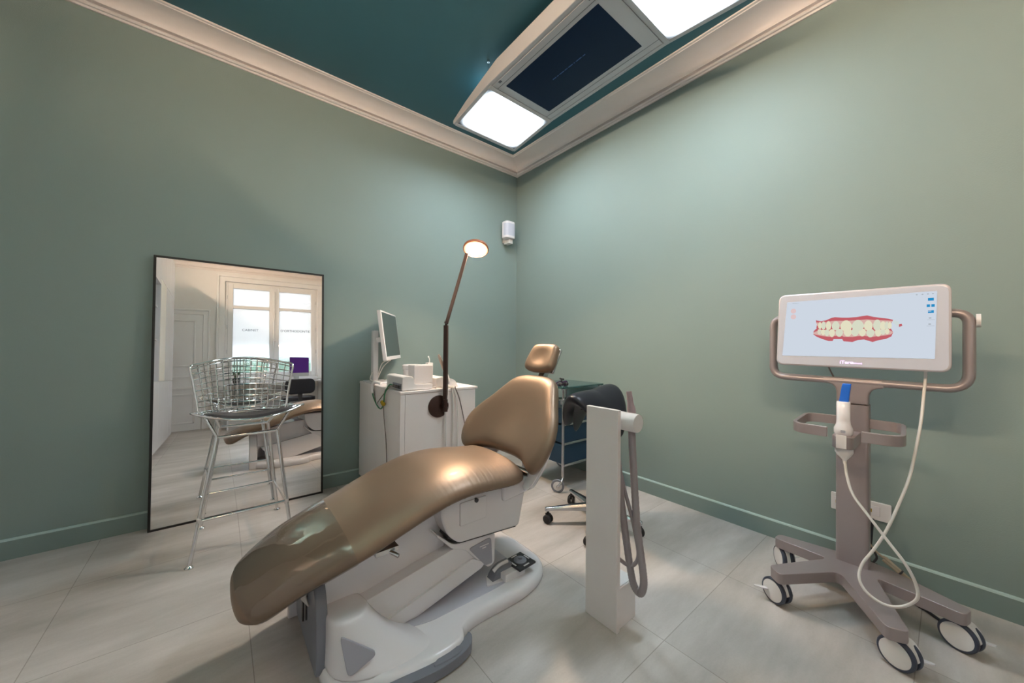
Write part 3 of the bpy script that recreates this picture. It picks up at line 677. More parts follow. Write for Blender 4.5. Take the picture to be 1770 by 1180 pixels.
# ================================================================== TREATMENT CHAIR
ch = thing('treatment_chair', (0.75, 1.46, 0), 'reclined gold leatherette treatment chair on a white lifting base', 'dental chair')
YC = 1.475
# --- one-piece leg rest and seat cushion, swept along its side profile
PROF = [(0.048, 0.262), (0.095, 0.296), (0.19, 0.352), (0.30, 0.392), (0.40, 0.425), (0.50, 0.463), (0.60, 0.497), (0.70, 0.522), (0.80, 0.530), (0.90, 0.524), (1.00, 0.514), (1.10, 0.512)]
HWD = [0.165, 0.195, 0.225, 0.248, 0.262, 0.270, 0.275, 0.278, 0.278, 0.275, 0.268, 0.258]
def seat_sections(off=0.0, s0=0.0, s1=1.0, n=64, m=40):
    C3 = smooth_path([(p[0], w, p[1]) for p, w in zip(PROF, HWD)], 12)
    L = [0]
    for i in range(1, len(C3)):
        d = C3[i] - C3[i - 1]; L.append(L[-1] + math.hypot(d.x, d.z))
    tot = L[-1]
    def at(s):
        s = max(0, min(tot, s))
        for i in range(1, len(L)):
            if L[i] >= s: k = (s - L[i - 1]) / max(1e-9, L[i] - L[i - 1]); return C3[i - 1].lerp(C3[i], k)
        return C3[-1]
    secs = []
    for i in range(n + 1):
        u = i / n
        sc = (s0 + (s1 - s0) * u) * tot
        if s0 == 0 and s1 == 1: sc = tot * (0.5 - 0.5 * math.cos(math.pi * u)) * 0.5 + tot * u * 0.5
        c = at(sc); a, d = at(sc - 0.004), at(sc + 0.004); tx = V((d.x - a.x, 0, d.z - a.z)).normalized(); nn = V((-tx.z, 0, tx.x))
        e0 = min(1, sc / 0.055); e1 = min(1, (tot - sc) / 0.05); e = min(e0, e1)
        k = math.sqrt(max(0.0, 1 - (1 - e) ** 2)); kf = 0.12 + 0.88 * k
        ew = min(1, sc / 0.11); kw = math.sqrt(max(0, 1 - (1 - ew) ** 2)); w = c.y * (0.72 + 0.28 * kw) if sc < 0.11 else c.y
        ew = min(1, (tot - sc) / 0.09); kw = math.sqrt(max(0, 1 - (1 - ew) ** 2)); w *= (0.80 + 0.20 * kw)
        w -= (1 - k) * 0.012
        t = (0.047 + 0.004 * math.sin(math.pi * sc / tot)) * kf + off; w += off
        ring = []
        for j in range(m):
            th = 2 * math.pi * j / m; cs, sn = math.cos(th), math.sin(th)
            ex = 0.62; px_ = math.copysign(abs(cs) ** ex, cs); pz_ = math.copysign(abs(sn) ** 0.72, sn)
            y = w * px_; z = t * pz_
            if sn > 0: z += (0.010 * (1 - px_ * px_)) * kf - 0.012 * abs(px_) ** 3 * kf
            # the cushion edges roll down at the sides
            z -= 0.012 * abs(px_) ** 4 * kf
            if 0.55 < sc / tot < 0.97 and abs(px_) > 0.66:          # gathered leather along the seat sides
                z += 0.0011 * (math.sin(sc * 430) + 0.6 * math.sin(sc * 263 + 1)) * (abs(px_) - 0.66) * 2.9 * math.sin(math.pi * (sc / tot - 0.55) / 0.42)
            ring.append(V((c.x, YC + y, c.z)) + nn * z)
        secs.append(ring)
    return secs
def loft(secs, cap=True):
    b = new(); R = [[b.verts.new(p) for p in s] for s in secs]
    for i in range(len(R) - 1): _cyc(b, R[i], R[i + 1])
    if cap: b.faces.new(R[0][::-1]); b.faces.new(R[-1])
    return b
cush = obj('seat_cushion', loft(seat_sections(n=220)), GOLD, ch, angle=80)
b = loft(seat_sections(0.0022, 0.03, 0.305, 30), cap=False); obj('clear_foot_cover', b, CLING, cush, angle=80)['label'] = 'clear glossy vinyl cover over the foot end'
# --- pillow-shaped backrest and headrest
def pillow(outline, rings, O, X, Y, bend=0.0, cen=(0, 0), ell_=None):
    O, X, Y = V(O), V(X).normalized(), V(Y).normalized(); N = X.cross(Y)
    b = new(); R = []
    for (s, h) in rings:
        row = []
        for (t, v) in outline:
            a, c = cen[0] + (t - cen[0]) * s, cen[1] + (v - cen[1]) * s
            if ell_:
                th = math.atan2((v - cen[1]) / ell_[1], (t - cen[0]) / ell_[0]); w = min(1, max(0, (0.97 - s) / 0.45))
                a += (cen[0] + ell_[0] * s * math.cos(th) - a) * w; c += (cen[1] + ell_[1] * s * math.sin(th) - c) * w
            row.append(b.verts.new(O + X * a + Y * c + N * (h + bend * a * a)))
        R.append(row)
    for i in range(len(R) - 1): _cyc(b, R[i], R[i + 1])
    for row in (R[0], R[-1]):
        c = b.verts.new(sum((v.co for v in row), V()) / len(row)); n = len(row)
        for i in range(n): b.faces.new((row[i], row[(i + 1) % n], c))
    return b
UPV = V((0.545, 0, 0.838)); XV = V((0, -1, 0))     # X × up points away from the patient: (-)
def sm2(pts, k=4): return [(p.x, p.y) for p in smooth_path([(a, c, 0) for a, c in pts], k, True)]
half = [(0.0, 0.468), (0.09, 0.462), (0.155, 0.435), (0.20, 0.380), (0.25, 0.30), (0.308, 0.215), (0.342, 0.135), (0.342, 0.06), (0.318, -0.005), (0.275, -0.036), (0.225, -0.020), (0.175, 0.002), (0.09, 0.016), (0.0, 0.018)]
outl = half + [(-a, c) for a, c in reversed(half[1:-1])]
outl = sm2(outl)
BO = (1.135, YC - 0.016, 0.53)
pr_ = [(0.0, -0.028), (0.45, -0.028), (0.80, -0.028), (0.93, -0.025), (0.985, -0.016), (1.0, 0.0), (0.99, 0.014), (0.96, 0.027), (0.90, 0.037), (0.80, 0.041), (0.6, 0.040), (0.3, 0.036), (0.08, 0.035)]
NV_ = XV.cross(UPV)
sgn = -1 if NV_.x > 0 else 1
rings = [(s, h * sgn) for s, h in pr_]
obj('backrest', pillow(outl, rings, BO, XV, UPV, bend=0.55 * sgn, cen=(0, 0.22), ell_=(0.26, 0.20)), GOLD, ch, angle=80)
shell = [(0.0, 0.40), (0.09, 0.39), (0.14, 0.34), (0.19, 0.25), (0.26, 0.16), (0.295, 0.08), (0.29, 0.0), (0.275, -0.06), (0.25, -0.10), (0.215, -0.10), (0.19, -0.03), (0.16, 0.055), (0.09, 0.085), (0.0, 0.09)]
shell = sm2(shell + [(-a, c) for a, c in reversed(shell[1:-1])])
obj('backrest_shell', pillow(shell, [(s, h * sgn) for s, h in ((0.05, -0.062), (0.6, -0.062), (0.9, -0.058), (0.98, -0.048), (1.0, -0.034), (0.98, -0.028), (0.6, -0.03), (0.05, -0.03))], BO, XV, UPV, bend=0.55 * sgn, cen=(0, 0.15)), PLW2, ch, angle=60)
HUP = V((0.47, 0, 0.883)).normalized(); HO = (1.435, YC, 1.022)
ho = sm2([(0.0, 0.088), (0.06, 0.086), (0.092, 0.068), (0.104, 0.02), (0.112, -0.04), (0.10, -0.074), (0.05, -0.086), (0, -0.088), (-0.05, -0.086), (-0.10, -0.074), (-0.112, -0.04), (-0.104, 0.02), (-0.092, 0.068), (-0.06, 0.086)])
obj('headrest', pillow(ho, [(s, h * sgn) for s, h in ((0.0, -0.022), (0.7, -0.022), (0.92, -0.020), (1.0, -0.006), (1.0, 0.012), (0.94, 0.026), (0.82, 0.031), (0.6, 0.027), (0.3, 0.022), (0.05, 0.021))], HO, XV, HUP, bend=0.5 * sgn, ell_=(0.095, 0.075)), GOLD, ch, angle=80)
hb = V((1, 0, -0.55)).normalized()
b = new(); Mh = frame(V(HO) + hb * 0.031, XV, HUP); box(b, -0.085, 0.085, -0.075, 0.075, -0.009 , 0.009, Mh); obj('headrest_plate', b, STEEL, ch, bevel=0.006)
b = new(); tube(b, [V(HO) + hb * 0.04 - HUP * 0.03, V(HO) + hb * 0.055 - HUP * 0.10, V((1.43, YC, 0.86)), V((1.38, YC, 0.80))], 0.014, n=14); 
box(b, -0.02, 0.02, -0.10, -0.04, -0.02, 0.012, frame(V(HO) + hb * 0.04, XV, HUP)); obj('headrest_arm', b, STEEL, ch)
# --- hinge block behind the seat
for y0, y1, nm in ((YC - 0.225, YC - 0.16, 'hinge_arm'), (YC + 0.16, YC + 0.225, 'hinge_arm')):
    b = new(); prism(b, rpoly([(0.98, 0.40), (1.17, 0.42), (1.245, 0.50), (1.30, 0.60), (1.26, 0.62), (1.17, 0.52), (1.08, 0.47), (0.98, 0.47)], 0.02), 'y', y0, y1); obj(nm, b, PLW2, ch, bevel=0.012)
b = new(); cyl(b, (1.125, YC - 0.235, 0.497), (1.125, YC + 0.235, 0.497), 0.017, n=20); obj('hinge_pin', b, STEEL, ch)
# --- motor box under the seat
b = new(); prism(b, rpoly([(0.680, 0.470), (1.10, 0.465), (1.125, 0.44), (1.085, 0.262), (0.765, 0.288), (0.715, 0.33), (0.685, 0.40)], [0.02, 0.02, 0.02, 0.02, 0.02, 0.05, 0.03]), 'y', 1.268, 1.68); mb = obj('motor_box', b, PLW2, ch, bevel=0.016)
b = new(); prism(b, rrect(0.765, 0.895, 0.358, 0.452, 0.006), 'y', 1.262, 1.27); obj('access_flap', b, PLW2, mb, bevel=0.003)
b = new(); cyl(b, (0.842, 1.257, 0.446), (0.842, 1.27, 0.446), 0.009, n=16); lk = obj('lock_ring', b, DARK, mb)
b = new(); cyl(b, (0.863, 1.2535, 0.447), (0.863, 1.258, 0.447), 0.0045, n=12); obj('lock_key_face', b, STEEL, lk) if False else b.free()
b = new(); cyl(b, (1.0, 1.262, 0.462), (1.0, 1.27, 0.462), 0.006, n=12); obj('screw', b, PLG, mb)
b = new(); prism(b, [(0.715, 0.322), (0.768, 0.284), (1.07, 0.259), (1.07, 0.264), (0.775, 0.290), (0.72, 0.330)], 'y', 1.275, 1.675); obj('shadow_gasket', b, DARK, mb, smooth=False)  # dark strip along the lower seam of the motor box
# --- upper bracket with grey badge
b = new(); prism(b, rpoly([(0.675, 0.345), (0.745, 0.283), (0.96, 0.262), (0.958, 0.13), (0.925, 0.122), (0.875, 0.165), (0.80, 0.245), (0.745, 0.262), (0.675, 0.335)], [0.0, 0.02, 0.01, 0.02, 0.012, 0.03, 0.05, 0.02, 0]), 'y', 1.285, 1.665); br = obj('lift_bracket', b, PLW2, ch, bevel=0.008)
b = new(); prism(b, rpoly([(0.820, 0.240), (0.935, 0.254), (0.942, 0.138), (0.905, 0.140)], [0.015, 0.018, 0.008, 0.008]), 'y', 1.281, 1.287); bd = obj('badge', b, PLLG, br)
b = new()
for (z, x0, x1) in ((0.228, 0.875, 0.922), (0.218, 0.888, 0.908)): box(b, x0, x1, 1.2802, 1.2815, z, z + 0.004)
obj('badge_print', b, PLW, bd, smooth=False)
# --- lift arm
b = new(); prism(b, rpoly([(0.315, 0.185), (0.765, 0.262), (0.94, 0.20), (0.90, 0.13), (0.55, 0.045), (0.42, 0.05)], 0.015), 'y', 1.292, 1.66); la = obj('lift_arm', b, PLW2, ch, bevel=0.012)
b = new(); prism(b, [(0.42, 0.10), (0.45, 0.094), (0.836, 0.190), (0.83, 0.196)], 'y', 1.2905, 1.293); obj('arm_groove', b, PLG, la, smooth=False) if False else b.free()
b = new(); prism(b, rpoly([(0.43, 0.05), (0.50, 0.055), (0.91, 0.15), (0.84, 0.192), (0.45, 0.098)], 0.01), 'y', 1.282, 1.293); obj('arm_link', b, PLW2, la, bevel=0.003)
b = new(); prism(b, rpoly([(0.285, 0.05), (0.262, 0.31), (0.33, 0.345), (0.60, 0.40), (0.72, 0.40), (0.74, 0.25), (0.60, 0.235), (0.30, 0.18)], 0.02), 'y', 1.345, 1.62); obj('arm_cover', b, PLW2, ch, bevel=0.02)
# --- floor base
far = 2 * 1.46
foot = [(0.262, 1.28), (0.30, 1.20), (0.40, 1.125), (0.50, 1.095), (0.62, 1.085), (0.69, 1.105), (0.72, 1.15), (0.80, 1.172), (0.95, 1.168), (1.06, 1.172), (1.17, 1.205), (1.235, 1.27), (1.255, 1.36)]
foot = foot + [(x, far - y) for x, y in reversed(foot)]
foot = sm2(foot, 3)
b = new(); R = []
cxm, cym = 0.74, 1.46
for (s, z) in ((0.985, 0.0), (1.0, 0.008), (1.0, 0.03), (0.985, 0.046), (0.955, 0.054), (0.90, 0.055)):
    R.append([b.verts.new((cxm + (x - cxm) * (s if abs(s) == 1 else s), cym + (y - cym) * s, z)) for x, y in foot])
for i in range(len(R) - 1): _cyc(b, R[i], R[i + 1])
b.faces.new(R[0][::-1]); b.faces.new(R[-1]); obj('floor_base', b, PLW2, ch, angle=60)
b = new(); prism(b, rpoly([(0.45, 1.30), (0.62, 1.24), (0.95, 1.235), (1.07, 1.25), (1.10, 1.30), (1.10, 1.62), (0.45, 1.62)], 0.04), 'z', 0.05, 0.058); obj('base_inlay', b, mat('base_inlay_lilac_grey', (0.50, 0.50, 0.57), 0.4), ch, bevel=0.002)
# raised left corner with triangular badge, sides sloping into the base
b = new()
lo_ = sm2([(0.272, 1.30), (0.285, 1.215), (0.35, 1.155), (0.45, 1.125), (0.56, 1.12), (0.62, 1.15), (0.60, 1.25), (0.55, 1.34), (0.4, 1.42), (0.272, 1.42)], 3)
hi_ = sm2([(0.278, 1.31), (0.285, 1.255), (0.31, 1.225), (0.345, 1.218), (0.375, 1.222), (0.40, 1.245), (0.41, 1.28), (0.40, 1.34), (0.36, 1.40), (0.28, 1.42)], 3)
def mixp(a, c, t): return [(p[0] + (q[0] - p[0]) * t, p[1] + (q[1] - p[1]) * t) for p, q in zip(a, c)]
R = []
for (t, z) in ((0, 0.045), (0.12, 0.052), (0.45, 0.08), (0.75, 0.13), (0.92, 0.175), (1.0, 0.198)):
    R.append([b.verts.new((x, y, z)) for x, y in mixp(lo_, hi_, t)])
cen_ = V((0.335, 1.31))
for (s, z) in ((0.94, 0.207), (0.8, 0.212)): R.append([b.verts.new((cen_.x + (x - cen_.x) * s, cen_.y + (y - cen_.y) * s, z)) for x, y in hi_])
for i in range(len(R) - 1): _cyc(b, R[i], R[i + 1])
b.faces.new(R[0][::-1]); b.faces.new(R[-1]); rc = obj('raised_corner', b, PLW2, ch, angle=70, sub=1)
# badge lies on the sloping face
A_, B_, C_ = V((0.302, 1.218, 0.180)), V((0.408, 1.168, 0.104)), V((0.318, 1.176, 0.066))
nb = (B_ - A_).cross(C_ - A_).normalized(); nb = nb if nb.y < 0 else -nb
fx = (B_ - A_).normalized(); fy = nb.cross(fx); q2 = [((p - A_).dot(fx), (p - A_).dot(fy)) for p in (A_, B_, C_)]
q2 = rpoly(q2, 0.022, 5)
b = new(); vs0 = [b.verts.new(A_ + fx * a + fy * c + nb * 0.004) for a, c in q2]; vs1 = [b.verts.new(A_ + fx * a + fy * c - nb * 0.02) for a, c in q2]
_cyc(b, vs0, vs1); b.faces.new(vs0); b.faces.new(vs1[::-1]); obj('corner_badge', b, PLLG, rc, bevel=0.002)
# grey connection panel on the foot end, framed by a white flare
b = new(); prism(b, rpoly([(1.28, 0.02), (1.285, 0.12), (1.30, 0.235), (1.345, 0.30), (1.60, 0.30), (1.655, 0.22), (1.665, 0.02)], 0.03), 'x', 0.250, 0.285); ep = obj('end_panel', b, PLG, ch, bevel=0.004)
b = new(); prism(b, [(1.665, 0.0), (1.665, 0.14), (1.645, 0.24), (1.60, 0.315), (1.625, 0.325), (1.675, 0.25), (1.695, 0.14), (1.695, 0.0)], 'x', 0.222, 0.285); obj('panel_flare', b, PLW2, ch, bevel=0.006)
b = new(); box(b, 0.245, 0.251, 1.50, 1.525, 0.08, 0.20); box(b, 0.245, 0.251, 1.44, 1.46, 0.12, 0.27); obj('panel_slot', b, DARK, ep, bevel=0.002)
b = new()
random.seed(3)
for k in range(9):
    y = 1.40 + 0.012 * k; tube(b, [(0.247, y, 0.26 - 0.004 * k), (0.239, y + 0.01, 0.225), (0.245, y - 0.01 + 0.004 * k, 0.20 - 0.006 * k)], 0.003, n=6, k=3)
obj('panel_wiring', b, CORDW, ep)
# grey foot bar along the near base edge
b = new(); prism(b, sm2([(0.36, 1.118), (0.45, 1.075), (0.58, 1.055), (0.68, 1.066), (0.722, 1.10), (0.725, 1.128), (0.70, 1.118), (0.60, 1.092), (0.48, 1.104)], 3), 'z', 0.006, 0.040); fb_ = obj('foot_bar', b, PLG, ch, bevel=0.006)
b = new(); prism(b, sm2([(0.56, 1.072), (0.64, 1.066), (0.675, 1.083), (0.655, 1.096), (0.58, 1.092)], 3), 'z', 0.038, 0.044); obj('pedal_pad', b, PLG, fb_, bevel=0.002)
# foot joystick
Mf = Matrix.Translation((1.093, 1.268, 0)) @ Matrix.Rotation(math.radians(4), 4, 'Z')
b = new(); box(b, -0.052, 0.052, -0.052, 0.052, 0.088, 0.098, Mf); fc = obj('foot_control', b, DARK, ch, bevel=0.003)
b = new(); lathe(b, Mf @ V((0, 0.0, 0.096)), (0, 0, 1), [(0.030, 0), (0.030, 0.006), (0.024, 0.010), (0.010, 0.011), (0.009, 0.018), (0.0, 0.019)], 28); obj('joystick', b, PLG, fc)
b = new()
for a in range(4):
    b = new(); Mq = Mf @ Matrix.Rotation(a * math.pi / 2, 4, 'Z'); box(b, -0.017, 0.017, 0.038, 0.045, 0.098, 0.0988, Mq); obj('direction_mark', b, PLW, fc, smooth=False)
b = new(); prism(b, rpoly([(0.90, 1.262), (1.06, 1.235), (1.07, 1.31), (0.94, 1.325)], 0.01), 'z', 0.055, 0.062); prism(b, rpoly([(0.98, 1.235), (1.10, 1.235), (1.10, 1.30), (0.98, 1.30)], 0.01), 'z', 0.055, 0.088); obj('control_plinth', b, PLW2, ch, bevel=0.003)
b = new(); prism(b, rpoly([(0.935, 0.060), (0.95, 0.085), (0.985, 0.108), (1.045, 0.108), (1.045, 0.062)], [0.003, 0.015, 0.02, 0.003, 0.003]), 'y', 1.268, 1.312); tg = obj('toe_lever', b, PLG, ch, bevel=0.006)
b = new(); tube(b, [(0.953, 1.288, 0.092), (0.985, 1.286, 0.108), (1.03, 1.284, 0.111)], 0.008, n=12); obj('lever_highlight', b, PLW2, tg)  # white strip stands in for the highlight on the dark lever
# small lever under the leg rest
b = new(); cyl(b, (0.47, 1.245, 0.372), (0.49, 1.215, 0.362), 0.007, n=12); box(b, 0.42, 0.50, 1.24, 1.30, 0.368, 0.384); obj('release_lever', b, STEEL, ch)

# ================================================================== SUCTION PILLAR
pl = thing('suction_post', (1.24, 0.88, 0), 'slim white standing panel post with a grey suction hose on its back', 'post')
b = new(); box(b, 1.183, 1.203, 0.806, 0.958, 0.0, 0.851); obj('front_panel', b, LAMW, pl, bevel=0.002)
b = new(); box(b, 1.205, 1.325, 0.815, 0.95, 0.0, 0.155); lb_ = obj('foot_box', b, LAMW, pl, bevel=0.002)
b = new(); box(b, 1.21, 1.32, 0.82, 0.945, 0.155, 0.158); obj('box_lid', b, PLW, lb_, bevel=0.001)
b = new(); lathe(b, (1.245, 0.93, 0.802), (0, -1, 0), [(0.036, 0), (0.036, 0.165), (0.034, 0.172), (0.0, 0.173)], 40); box(b, 1.20, 1.245, 0.90, 0.94, 0.775, 0.83); obj('hose_holder', b, PLW, pl, bevel=0.0)
sh = thing('suction_hose', (1.262, 0.80, 0.11), 'ribbed grey suction hose looping down behind the white post', 'hose', 'suction hoses of the white post')
def ribbed(pts, r, k=14):
    P_ = smooth_path(pts, k); b = new(); n = 14; x = None; rings = []
    L = 0
    for i, p in enumerate(P_):
        a = P_[max(0, i - 1)]; c = P_[min(len(P_) - 1, i + 1)]; t = (c - a).normalized()
        if x is None: x, _ = basis(t)
        x = (x - t * x.dot(t)).normalized(); y = t.cross(x)
        q = r * (1.0 if i % 2 else 0.93)
        rings.append([b.verts.new(p + q * (math.cos(2 * math.pi * j / n) * x + math.sin(2 * math.pi * j / n) * y)) for j in range(n)])
    for i in range(len(rings) - 1): _cyc(b, rings[i], rings[i + 1])
    b.faces.new(rings[0][::-1]); b.faces.new(rings[-1]); return b
hx = 1.262
b = ribbed([(hx, 0.797, 0.79), (hx, 0.794, 0.70), (hx, 0.787, 0.60), (hx, 0.780, 0.50), (hx, 0.768, 0.38), (hx, 0.748, 0.255), (hx, 0.742, 0.19), (hx, 0.757, 0.150), (hx, 0.785, 0.17), (hx, 0.802, 0.235), (hx - 0.01, 0.815, 0.35), (hx - 0.03, 0.824, 0.50), (hx - 0.04, 0.83, 0.62), (hx - 0.045, 0.84, 0.70)], 0.0145, 12); obj('hose_tube', b, HOSEM, sh)
b = new(); lathe(b, (hx, 0.797, 0.835), (0.0, 0.16, 1), [(0.0165, -0.01), (0.016, 0.02), (0.013, 0.03), (0.0115, 0.05), (0.013, 0.055), (0.0115, 0.06), (0.0105, 0.085), (0.008, 0.085)], 20); obj('suction_nozzle', b, mat('mauve_nozzle', (0.36, 0.27, 0.29), 0.3), sh)
b = new(); tube(b, [(1.235, 0.835, 0.62), (1.25, 0.817, 0.52), (1.26, 0.795, 0.435), (1.262, 0.775, 0.355), (1.262, 0.765, 0.29), (1.262, 0.785, 0.245), (1.25, 0.81, 0.24), (1.22, 0.835, 0.27)], 0.0075, n=10)
tag(obj('suction_hose', b, HOSEM), 'thinner smooth grey hose looping behind the thick ribbed one on the white post', 'hose', 'suction hoses of the white post')

# ================================================================== SADDLE STOOL
ss = thing('saddle_stool', (1.81, 1.41, 0), 'black leather saddle stool on a polished five-star castor base', 'stool')
def saddle(a_, b_, th, zoff=0.0, name='saddle_seat', m=LEATH, k=1.0):
    b = new(); bmesh.ops.create_uvsphere(b, u_segments=40, v_segments=24, radius=1)
    for v in b.verts:
        x, y, z = v.co
        rr_ = math.hypot(x, y)
        u = x * a_; w = y * b_ * (1 - 0.22 * (x < 0) * abs(x))          # pommel end (-x) narrower
        zz = th * (abs(z) ** 0.8) * (1 if z > 0 else -1)
        zc = 0.06 * max(0, x) ** 1.6 + 0.012 * max(0, -x) ** 2 - 0.20 * abs(y) ** 2.1 * (1 - 0.25 * max(0, x))
        v.co = V((1.80 + u, 1.41 + w, 0.772 + zoff + zc * k + zz))
    return b
obj('saddle_seat', saddle(0.205, 0.20, 0.052), LEATH, ss, angle=80)
obj('seat_underside', saddle(0.13, 0.13, 0.02, -0.03), DARK, ss, angle=80)
b = new(); cyl(b, (1.81, 1.41, 0.10), (1.81, 1.41, 0.40), 0.026, n=20); cyl(b, (1.81, 1.41, 0.38), (1.81, 1.41, 0.73), 0.015, n=20); obj('gas_column', b, STEEL, ss)
b = new(); box(b, 1.74, 1.88, 1.36, 1.46, 0.70, 0.725); cyl(b, (1.75, 1.40, 0.708), (1.68, 1.25, 0.70), 0.006, n=10); obj('seat_mechanism', b, DARK, ss, bevel=0.004)
hub = V((1.81, 1.41, 0.105))
b = new(); lathe(b, (1.81, 1.41, 0.075), (0, 0, 1), [(0.036, 0), (0.042, 0.01), (0.040, 0.045), (0.03, 0.055)], 28); obj('base_hub', b, STEEL, ss)
for ang in (142, 213, 285, 357, 69):
    t = math.radians(ang); d = V((math.cos(t), math.sin(t), 0)); s_ = V((-d.y, d.x, 0)); b = new(); R = []
    for (l, w, z0, z1) in ((0.03, 0.024, 0.078, 0.122), (0.14, 0.019, 0.080, 0.112), (0.25, 0.015, 0.078, 0.098), (0.292, 0.014, 0.072, 0.094), (0.30, 0.009, 0.074, 0.090)):
        c = V((1.81, 1.41, 0)) + d * l
        R.append([b.verts.new(c + s_ * a + V((0, 0, z))) for a, z in ((-w, z0), (w, z0), (w, z0 + (z1 - z0) * 0.6), (w * 0.55, z1), (-w * 0.55, z1), (-w, z0 + (z1 - z0) * 0.6))])
    for i in range(len(R) - 1): _cyc(b, R[i], R[i + 1])
    b.faces.new(R[0][::-1]); b.faces.new(R[-1]); lg = obj('base_leg', b, STEEL, ss, bevel=0.002)
    c = V((1.81, 1.41, 0)) + d * 0.285; b = new(); q = V((math.cos(t + 0.9), math.sin(t + 0.9), 0)); c2 = c + V((-q.y, q.x, 0)) * 0.006
    for s in (-1, 1): lathe(b, c2 + q * (s * 0.006) + V((0, 0, 0.026)), q * s, [(0.026, 0), (0.0265, 0.004), (0.0265, 0.012), (0.022, 0.017), (0.0, 0.0185)], 24)
    cyl(b, c2 + V((0, 0, 0.03)), c2 + V((0, 0, 0.078)), 0.007, n=10); box(b, c2.x - 0.012, c2.x + 0.012, c2.y - 0.012, c2.y + 0.012, 0.045, 0.06)
    obj('castor', b, RUB, lg)

# ================================================================== GLASS-TOP TROLLEY
tl = thing('trolley', (2.24, 2.02, 0), 'glass-topped wheeled trolley with navy drawers in the room corner', 'trolley')
tx0, tx1, ty0, ty1 = 2.005, 2.47, 1.845, 2.22
b = new(); prism(b, rrect(tx0 - 0.02, tx1 + 0.012, ty0 - 0.015, ty1 + 0.02, 0.01), 'z', 0.772, 0.784); obj('glass_top', b, GLASST, tl, bevel=0.001)
for (x, y) in ((tx0, ty0), (tx1 - 0.02, ty0), (tx0, ty1), (tx1 - 0.02, ty1)):
    b = new(); cyl(b, (x, y, 0.115), (x, y, 0.772), 0.0105, n=16); lathe(b, (x, y, 0.763), (0, 0, 1), [(0.016, 0), (0.018, 0.009)], 16); pz = obj('post', b, STEEL, tl)
    w_ = V((-0.80, -0.60, 0)); wc = V((x - 0.028, y + 0.022, 0.049)) + w_ * 0.012
    b = new(); tube(b, [(x, y, 0.125), (x, y, 0.10), V((x - 0.008, y + 0.004, 0.078)) + w_ * 0.02, wc + w_ * 0.018], 0.008, n=10); cyl(b, wc + w_ * 0.010, wc + w_ * 0.024, 0.010, n=14); obj('castor_fork', b, STEEL, pz)
    b = new(); lathe(b, wc, w_, [(0.034, -0.008), (0.046, -0.011), (0.049, -0.006), (0.049, 0.004), (0.046, 0.007), (0.041, 0.007)], 36); wl = obj('castor_tyre', b, PLG, pz)
    b = new(); lathe(b, wc, w_, [(0.0, -0.009), (0.040, -0.009), (0.0415, 0.0065), (0.01, 0.0085), (0.0, 0.009)], 36); obj('castor_disc', b, PLW, wl)
for i, (z0, z1) in enumerate(((0.20, 0.345), (0.36, 0.49), (0.505, 0.62))):
    b = new(); box(b, tx0 + 0.008, tx1 - 0.02, ty0 - 0.004, ty1 - 0.01, z0, z1); dd = obj('drawer', b, NAVY, tl, bevel=0.003)
    b = new(); box(b, tx0 + 0.006, tx1 - 0.016, ty0 - 0.016, ty0 - 0.004, z0 - 0.012, z0 + 0.006); obj('drawer_rail', b, STEEL, dd, bevel=0.002)
b = new(); box(b, tx0, tx1 - 0.02, ty0 - 0.01, ty0 + 0.005, 0.622, 0.636); obj('top_rail', b, STEEL, tl, bevel=0.002)
# swivel tray under the glass
b = new(); lathe(b, (2.03, 1.865, 0.685), (0, 0, 1), [(0.0, 0), (0.075, 0.001), (0.082, 0.006), (0.083, 0.007), (0.074, 0.004), (0.0, 0.003)], 36); box(b, 1.985, 2.02, 1.835, 1.855, 0.655, 0.684); cyl(b, (2.005, 1.845, 0.66), (2.03, 1.865, 0.685), 0.006); obj('swivel_tray', b, STEEL, tl)
# purple loupe glasses on the glass top
lg_ = thing('loupe_glasses', (2.07, 1.95, 0.784), 'dark purple loupe glasses lying on the glass trolley top', 'glasses')
gz = 0.784
b = new()
for s in (-1, 1):
    c = V((2.055 + s * 0.032, 1.90, gz + 0.020)); pts = [c + V((0.027 * math.cos(t), 0.004 * math.cos(2 * t), 0.0175 * math.sin(t))) for t in [2 * math.pi * k / 14 for k in range(14)]]
    tube(b, pts, 0.0032, n=8, k=3, closed=True); tube(b, [c + V((s * 0.027, 0, 0.006)), c + V((s * 0.033, 0.03, 0.006)), c + V((s * 0.028, 0.10, 0.0)), c + V((s * 0.02, 0.125, -0.014))], 0.0028, n=8)
tube(b, [(2.05, 1.90, gz + 0.028), (2.055, 1.898, gz + 0.032), (2.06, 1.90, gz + 0.028)], 0.003, n=8)
obj('glasses_frame', b, PURPLE, lg_)
b = new()
for s in (-1, 1): b = new(); lathe(b, (2.055 + s * 0.030, 1.902, gz + 0.018), (0, -1, -0.15), [(0.012, -0.004), (0.013, 0.01), (0.0115, 0.028), (0.010, 0.029)], 20); obj('loupe_barrel', b, DARK, lg_)
b = new(); cyl(b, (2.055, 1.91, gz + 0.03), (2.055, 1.91, gz + 0.062), 0.006, n=14); cyl(b, (2.055, 1.925, gz + 0.056), (2.055, 1.89, gz + 0.052), 0.0075, n=14); obj('headlight', b, DARK, lg_)
b = new(); tube(b, [(1.97, 1.97, gz + 0.006), (2.0, 1.93, gz + 0.02), (2.0, 1.99, gz + 0.012), (2.10, 2.02, gz + 0.012), (2.14, 1.95, gz + 0.008), (2.09, 1.93, gz + 0.02)], 0.003, n=8); obj('headlight_cord', b, DARK, lg_)

